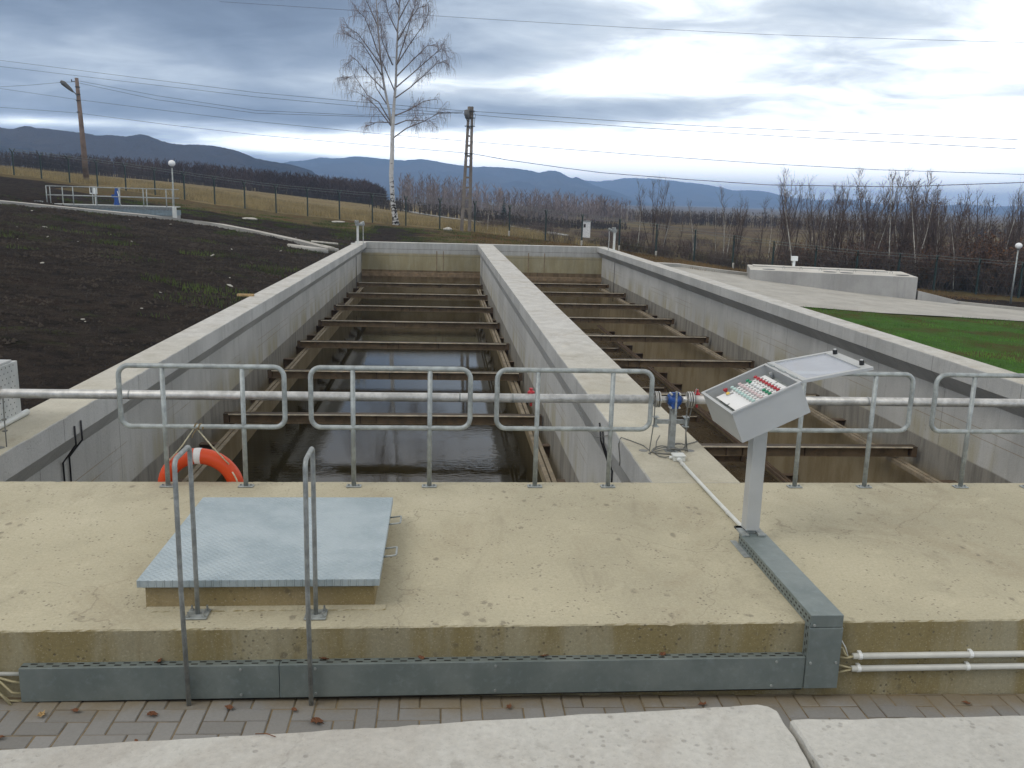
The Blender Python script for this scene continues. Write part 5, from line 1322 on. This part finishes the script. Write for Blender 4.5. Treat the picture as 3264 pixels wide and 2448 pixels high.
# stones on the soil
def stone_mesh(seed):
    r = random.Random(seed); b = MB(); b.sphere((0,0,0), .5, 8, 6, .55)
    b.v = [tuple(c*(1+.35*mnoise.noise(V(p)*2.2+V((seed,0,0)))) for c in p) for p in b.v]; return _mesh(b, 'stone', M['stone'], False)
SM = [stone_mesh(s) for s in (1,2,3,4)]
r = random.Random(61)
for k in range(40):
    x = r.uniform(-21, -5.2); y = r.uniform(11, 47)
    if x < -4.9 - (y-8)*.48: continue
    o = bpy.data.objects.new('stone', r.choice(SM)); COL.objects.link(o); s = r.choice([.03,.04,.05,.06,.085])*(.6+y/42)
    o.location = (x, y, ground(x,y)+.03); o.rotation_euler = (r.gauss(0,.3), r.gauss(0,.3), r.uniform(0,6)); o.scale = (s*r.uniform(1,2), s, s*.8)
    o['label'] = 'small pale stone lying on the dark soil of the left bank'; o['category'] = 'stone'; o['group'] = 'pale stones on the dark soil'
b = MB(); b.box(-5.0,-4.86+.25,22.0,22.14,.001,.05); single(b, 'wood_block', M['leaf_t'], 'small tan block lying on top of the left basin wall', 'block', (-4.8,22,0))
for k, (x, y, lab) in enumerate(((-7.6,66,'white flat stone lying near the fence left of the birch'), (.35,67.5,'white lump lying right of the birch foot'), (-12.2,58,'pale concrete slab lying on the soil above the path'))):
    o = bpy.data.objects.new('stone', SM[k]); COL.objects.link(o); o.location = (x, y, ground(x,y)+.1); o.scale = (1.0 if k != 1 else .7,.5,.35 if k != 1 else .5)
    o['label'] = lab; o['category'] = 'stone'
# fallen leaves
def leaf_mesh(seed, lob):
    r = random.Random(seed); mb = MB(); n = 15; vs = [(0,0,.012)]
    for k in range(n):
        a = 2*math.pi*k/n; rr2 = .5*(1+(.28 if k % 2 else -.22)*lob)*(.75+.25*abs(math.cos(a))); vs.append((rr2*math.cos(a), rr2*.7*math.sin(a), .10+.16*r.uniform(-.3,1)))
    vs.append((-.75,.02,.08)); mb.add(vs, [(0,1+k,1+(k+1) % n) for k in range(n)] + [(0,8,16)]); return mb
LM = [_mesh(leaf_mesh(1,1), 'leaf', M['leaf_d']), _mesh(leaf_mesh(2,.5), 'leaf', M['leaf_d']), _mesh(leaf_mesh(3,1.1), 'leaf', M['leaf_t']), _mesh(leaf_mesh(4,.3), 'leaf', M['leaf_d'])]
def zpv(x): return -.448 - .0158*x
leaves = [(-2.22,4.66,.06,2,'tan lobed leaf on the pavers below the left end of the tray'), (-2.05,4.70,.05,1,'brown leaf just right of the tan lobed leaf'), (-1.62,4.66,.07,0,'curled brown leaf on the pavers left of the first hoop'), (-.69,4.58,.085,0,'large brown leaf at the foot of the second hoop'), (.22,4.45,.045,3,'small brown leaf on the pavers in the middle'),
          (-1.62,4.40,.04,1,'small dark leaf on the pavers near the front slab, left'), (-1.2,4.72,.06,1,'dark leaf under the tray between the hoops'), (-.83,4.70,.05,3,'dark leaf touching the tray left of the second hoop'), (3.28,4.74,.045,1,'lone brown leaf on the pavers below the white conduits'), (-2.35,4.45,.05,3,'thin brown leaf near the lower left edge'),
          (.42,4.72,.05,0,'brown leaf under the tray near the middle'), (1.6,4.74,.05,1,'dark leaf under the right half of the tray')]
for x, y, s, k, lab in leaves:
    o = bpy.data.objects.new('fallen_leaf', LM[k]); COL.objects.link(o); o.location = (x, y, zpv(x)+.004); o.scale = (s,s,s); o.rotation_euler = (0,0,x*7+y*3)
    o['label'] = lab; o['category'] = 'leaf'
for x, s, k, lab in ((-1.62,.055,1,'brown leaf on top of the tray behind the first hoop, left of it'), (-.68,.055,0,'brown leaf on top of the tray beside the second hoop'), (.63,.05,3,'brown leaf on top of the tray right of the middle'), (1.36,.045,1,'dark leaf on top of the tray toward its right end'), (-.10,.04,3,'small brown leaf on the tray slots below the hatch corner')):
    o = bpy.data.objects.new('fallen_leaf', LM[k]); COL.objects.link(o); o.location = (x, 4.845, -.192); o.scale = (s,s,s); o.rotation_euler = (.35,0,x*5); o['label'] = lab; o['category'] = 'leaf'
b = MB(); b.tube([(-.565,2.515,.853),(-.53,2.512,.855),(-.50,2.497,.853)], .0016, 5); single(b, 'twig', M['leaf_d'], 'thin reddish twig lying on the edge of the foreground slab', 'twig')

# ------------------------------------------------------------------ hills
HA_ = [(-40,2.3),(-34,2.8),(-30,2.6),(-27,3.0),(-24.89,3.14),(-24.34,3.06),(-24.06,3.16),(-23.56,3.26),(-23.11,3.16),(-22.66,3.18),(-21.74,3.11),(-20.92,3.06),(-19.98,2.92),(-19.43,3.01),(-18.58,2.94),(-17.77,3.12),(-17.34,3.06),(-16.67,2.8),(-16.04,2.7),(-15.4,2.66),(-15.02,2.71),(-13.64,2.67),(-12.6,2.48),(-11.94,2.24),(-11.4,2.02),(-10.39,1.85),(-9.36,1.71),(-8.13,1.38),(-7.57,.95),(-6.88,.36),(-6,-.1)]
HB_ = [(-24,1.2),(-18,1.5),(-14,1.2),(-10.61,1.47),(-9.92,1.77),(-9.36,1.92),(-8.53,2.02),(-7.56,2.25),(-6.72,2.22),(-6.01,2.28),(-5.46,2.34),(-4.75,2.31),(-3.75,2.27),(-2.39,2.25),(-1.39,2.36),(-.46,2.25),(.21,2.1),(1.15,2.02),(2.03,1.94),(2.53,2.0),(3.33,1.96),(4.74,1.95),(5.32,1.9),(5.99,1.74),(6.64,1.87),(7.07,1.86),(7.44,1.72),(8.04,1.42),(8.4,1.52),(8.84,1.33),(9.43,1.06),(10.17,.83),(11.05,.61),(12.43,.11),(13.5,-.1)]
HC_ = [(3,.3),(7.26,.94),(8.99,1.32),(9.79,1.25),(10.58,1.36),(11.37,1.49),(12.15,1.52),(13.02,1.52),(13.59,1.46),(14.45,1.42),(15.59,1.3),(16.58,1.19),(17.29,1.06),(18.13,.9),(19.23,.94),(20.14,.88),(20.56,.76),(21.18,.59),(21.85,.52),(22.53,.48),(23.19,.44),(23.91,.47),(24.5,.53),(24.95,.51),(25.79,.4),(26.44,.33),(27.13,.3),(27.68,.36),(28.18,.41),(29.23,.33),(30.14,.32),(31.13,.42),(31.9,.33),(32.47,.3),(33.21,.37),(33.96,.35),(38,.5),(45,.3)]
def hill(prof, D, foot, label, seed):
    az0, az1 = prof[0][0], prof[-1][0]; n = 320; mb = MB(); vs = []; m = 26
    az = [p[0] for p in prof]; el = [p[1] for p in prof]
    for i in range(n+1):
        a = az0 + (az1-az0)*i/n; e_ = float(np.interp(a, az, el)); hz = 2.5 + D*math.tan(R(e_))
        for j in range(m+1):
            f = j/m; d = D - foot + 1.6*foot*f          # from the foot over the ridge to the back
            g = (f/.625) if f <= .625 else (1-(f-.625)/.375*.6)
            base = -9; prof_h = g**1.15 if f <= .625 else g
            z = base + (hz-base)*prof_h
            wob = mnoise.fractal(V((math.sin(R(a))*d*.006, math.cos(R(a))*d*.006, seed)), .9, 2.1, 5)
            amp = (hz-base)*.24*math.sin(math.pi*min(1, f/.625))**.7 if f < .625 else 0
            z += wob*amp
            if abs(f-.625) < .03: z += D*.00045*mnoise.noise(V((a*9, seed, 0))) + D*.0003*mnoise.noise(V((a*31, seed, 0)))
            vs.append((math.sin(R(a))*d, math.cos(R(a))*d, min(z, hz+D*.0004) if f < .6 else z))
    fs = [(i*(m+1)+j, (i+1)*(m+1)+j, (i+1)*(m+1)+j+1, i*(m+1)+j+1) for i in range(n) for j in range(m)]
    mb.add(vs, fs); struct(mb, 'hills', M['hills'], smooth=True, label=label)
hill(HA_, 1300, 420, 'dark forested ridge at the left', 1.3)
hill(HB_, 3600, 1100, 'blue mountain range behind the birch', 2.7)
hill(HC_, 5200, 1500, 'pale distant range at the right', 4.1)

# ------------------------------------------------------------------ haze
b = MB(); b.box(-8500, 8500, -8500, 8500, -24, 168)
hm = bpy.data.materials.new('haze'); hm.use_nodes = True; ht = hm.node_tree; ht.nodes.clear(); nt = NT(ht)
out = nt.n('ShaderNodeOutputMaterial'); pv = nt.n('ShaderNodeVolumePrincipled', {'Color': (.40,.62,1.0,1), 'Density': 3.0e-4, 'Anisotropy': 0.0}); ht.links.new(pv.outputs[0], out.inputs['Volume'])
HAZE = single(b, 'haze', hm, 'thin bluish air between the camera and the distant hills', 'haze', kind='stuff')

# ------------------------------------------------------------------ sky and light
wd = bpy.data.worlds.new('World'); SC.world = wd; wd.use_nodes = True
t_ = wd.node_tree; t_.nodes.clear(); nt = NT(t_)
SUN_EL, SUN_AZ = 48.0, -120.0      # degrees; azimuth from +Y toward +X
out = nt.n('ShaderNodeOutputWorld'); bg = nt.n('ShaderNodeBackground'); t_.links.new(bg.outputs[0], out.inputs[0])
sky = nt.n('ShaderNodeTexSky', {}, sky_type='NISHITA'); sky.sun_disc = False; sky.sun_elevation = R(SUN_EL); sky.sun_rotation = R(SUN_AZ); sky.air_density = 1.0; sky.dust_density = 1.5
d = nt.n('ShaderNodeTexCoord').outputs['Generated']; s = nt.sep(d)
az = nt.math('MULTIPLY', nt.math('ARCTAN2', s[0], s[1]), 57.2958)
el = nt.math('MULTIPLY', nt.math('ARCSINE', s[2]), 57.2958)
# clouds on a flat layer: perspective-compressed toward the horizon
den = nt.math('ADD', nt.math('MAXIMUM', s[2], 0.0), .19)
cv = nt.n('ShaderNodeCombineXYZ', {0: nt.math('DIVIDE', s[0], den), 1: nt.math('DIVIDE', s[1], den), 2: 0.3}).outputs[0]
n1 = nt.noise(nt.scale(cv, .75, 1.0, 1), 1.05, 5, .5, .5)
n2 = nt.noise(nt.scale(cv, 1.0, 1.5, 1), 3.0, 6, .55, .6)
n3 = nt.noise(nt.scale(cv, 1.0, 1.3, 1), 8.0, 4, .55, .3)
def blob(a, e_, sa, se, amp):
    # tilted a little, so cloud banks do not lie dead level
    ee = nt.math('ADD', el, nt.math('MULTIPLY', nt.math('SUBTRACT', az, a), -.035))
    q = nt.math('ADD', nt.math('POWER', nt.math('DIVIDE', nt.math('SUBTRACT', az, a), sa), 2.0), nt.math('POWER', nt.math('DIVIDE', nt.math('SUBTRACT', ee, e_), se), 2.0))
    return nt.math('MULTIPLY', nt.math('EXPONENT', nt.math('MULTIPLY', q, -1.0)), amp)
val = nt.math('ADD', nt.math('MULTIPLY', nt.math('SUBTRACT', n1, .5), .55), nt.math('MULTIPLY', nt.math('SUBTRACT', n2, .5), .42))
val = nt.math('ADD', val, nt.math('MULTIPLY', nt.math('SUBTRACT', n3, .5), .10))
val = nt.math('ADD', val, nt.math('ADD', .42, nt.math('MULTIPLY', nt.step(az, -12.0, 12.0), .40)))
for args in ((-18,11.2,15,3.2,-.34),(-20,6.9,10,1.2,.16),(-20,4.6,10,1.1,-.04),(-6,4.7,9,1.1,-.17),(-4,6.7,6,.7,.30),(-8,3.0,10,.8,.62),(-21,3.6,9,.35,.35),
             (9,10.6,8,1.6,-.12),(10,5.4,9,.9,-.27),(13,7.4,8,1.0,.12),(20,2.6,20,1.9,.26),(5,3.2,9,.9,.36),(22,7.3,5,.8,-.17),(29,6.0,7,.9,-.15),(2,8.2,6,1.0,-.16),(25,10.8,9,1.6,-.13)):
    val = nt.math('ADD', val, blob(*args))
up = nt.step(el, 12.2, 19.0)       # the unseen upper sky: an even bright overcast
ccol = nt.ramp(val, [(.05, (.135,.175,.245)), (.25, (.205,.26,.35)), (.45, (.345,.415,.515)), (.62, (.60,.68,.77)), (.80, (.92,.97,1.0)), (1.0, (1.0,1.0,.99))])
ccol = nt.mix(up, ccol, (.76,.75,.73))
hor = nt.math('MULTIPLY', nt.step(el, 6.0, .8), .9)
boost = nt.math('ADD', 1.0, nt.math('ADD', nt.math('MULTIPLY', nt.math('MULTIPLY', nt.step(val, .66, .95), nt.step(el, 15.0, 12.0)), .9), nt.math('MULTIPLY', hor, nt.step(val, .35, .75))))
ccol = nt.n('ShaderNodeVectorMath', {0: ccol, 3: nt.math('MULTIPLY', boost, 10.0)}, operation='SCALE').outputs[0]
mixd = nt.mix(.94, sky.outputs[0], ccol)
t_.links.new(mixd, bg.inputs[0]); bg.inputs[1].default_value = .115
sl = bpy.data.lights.new('sun', 'SUN'); sl.energy = 1.0; sl.angle = R(25); sl.color = (1.0,.96,.90)
so = bpy.data.objects.new('sun', sl); COL.objects.link(so)
sd = V((math.sin(R(SUN_AZ))*math.cos(R(SUN_EL)), math.cos(R(SUN_AZ))*math.cos(R(SUN_EL)), math.sin(R(SUN_EL))))
so.rotation_euler = (-sd).to_track_quat('-Z', 'Y').to_euler()

# ------------------------------------------------------------------ camera
PI_, RO_, YA_ = .2062705, .0271260, .0815172
cy, sy, cp, sp_, cr_, sr_ = math.cos(YA_), math.sin(YA_), math.cos(PI_), math.sin(PI_), math.cos(RO_), math.sin(RO_)
fwd = V((sy*cp, cy*cp, -sp_)); r0 = V((cy,-sy,0)); u0 = V((sy*sp_, cy*sp_, cp))
cR = r0*cr_ + u0*sr_; cU = u0*cr_ - r0*sr_
cam = bpy.data.cameras.new('camera'); co = bpy.data.objects.new('camera', cam); COL.objects.link(co)
cam.sensor_width = 36; cam.lens = 31.0625; cam.clip_start = .05; cam.clip_end = 20000
mw = Matrix(((cR.x,cU.x,-fwd.x,0),(cR.y,cU.y,-fwd.y,0),(cR.z,cU.z,-fwd.z,2.5),(0,0,0,1))); co.matrix_world = mw
SC.camera = co
SC.view_settings.view_transform = 'Standard'; SC.view_settings.look = 'None'; SC.view_settings.exposure = 0.0; SC.view_settings.gamma = 1.0
SC.render.engine = 'CYCLES'
SC.cycles.use_denoising = True; SC.cycles.max_bounces = 6; SC.cycles.diffuse_bounces = 3; SC.cycles.transparent_max_bounces = 12; SC.cycles.volume_bounces = 1
SC.render.resolution_x = 1024; SC.render.resolution_y = 768
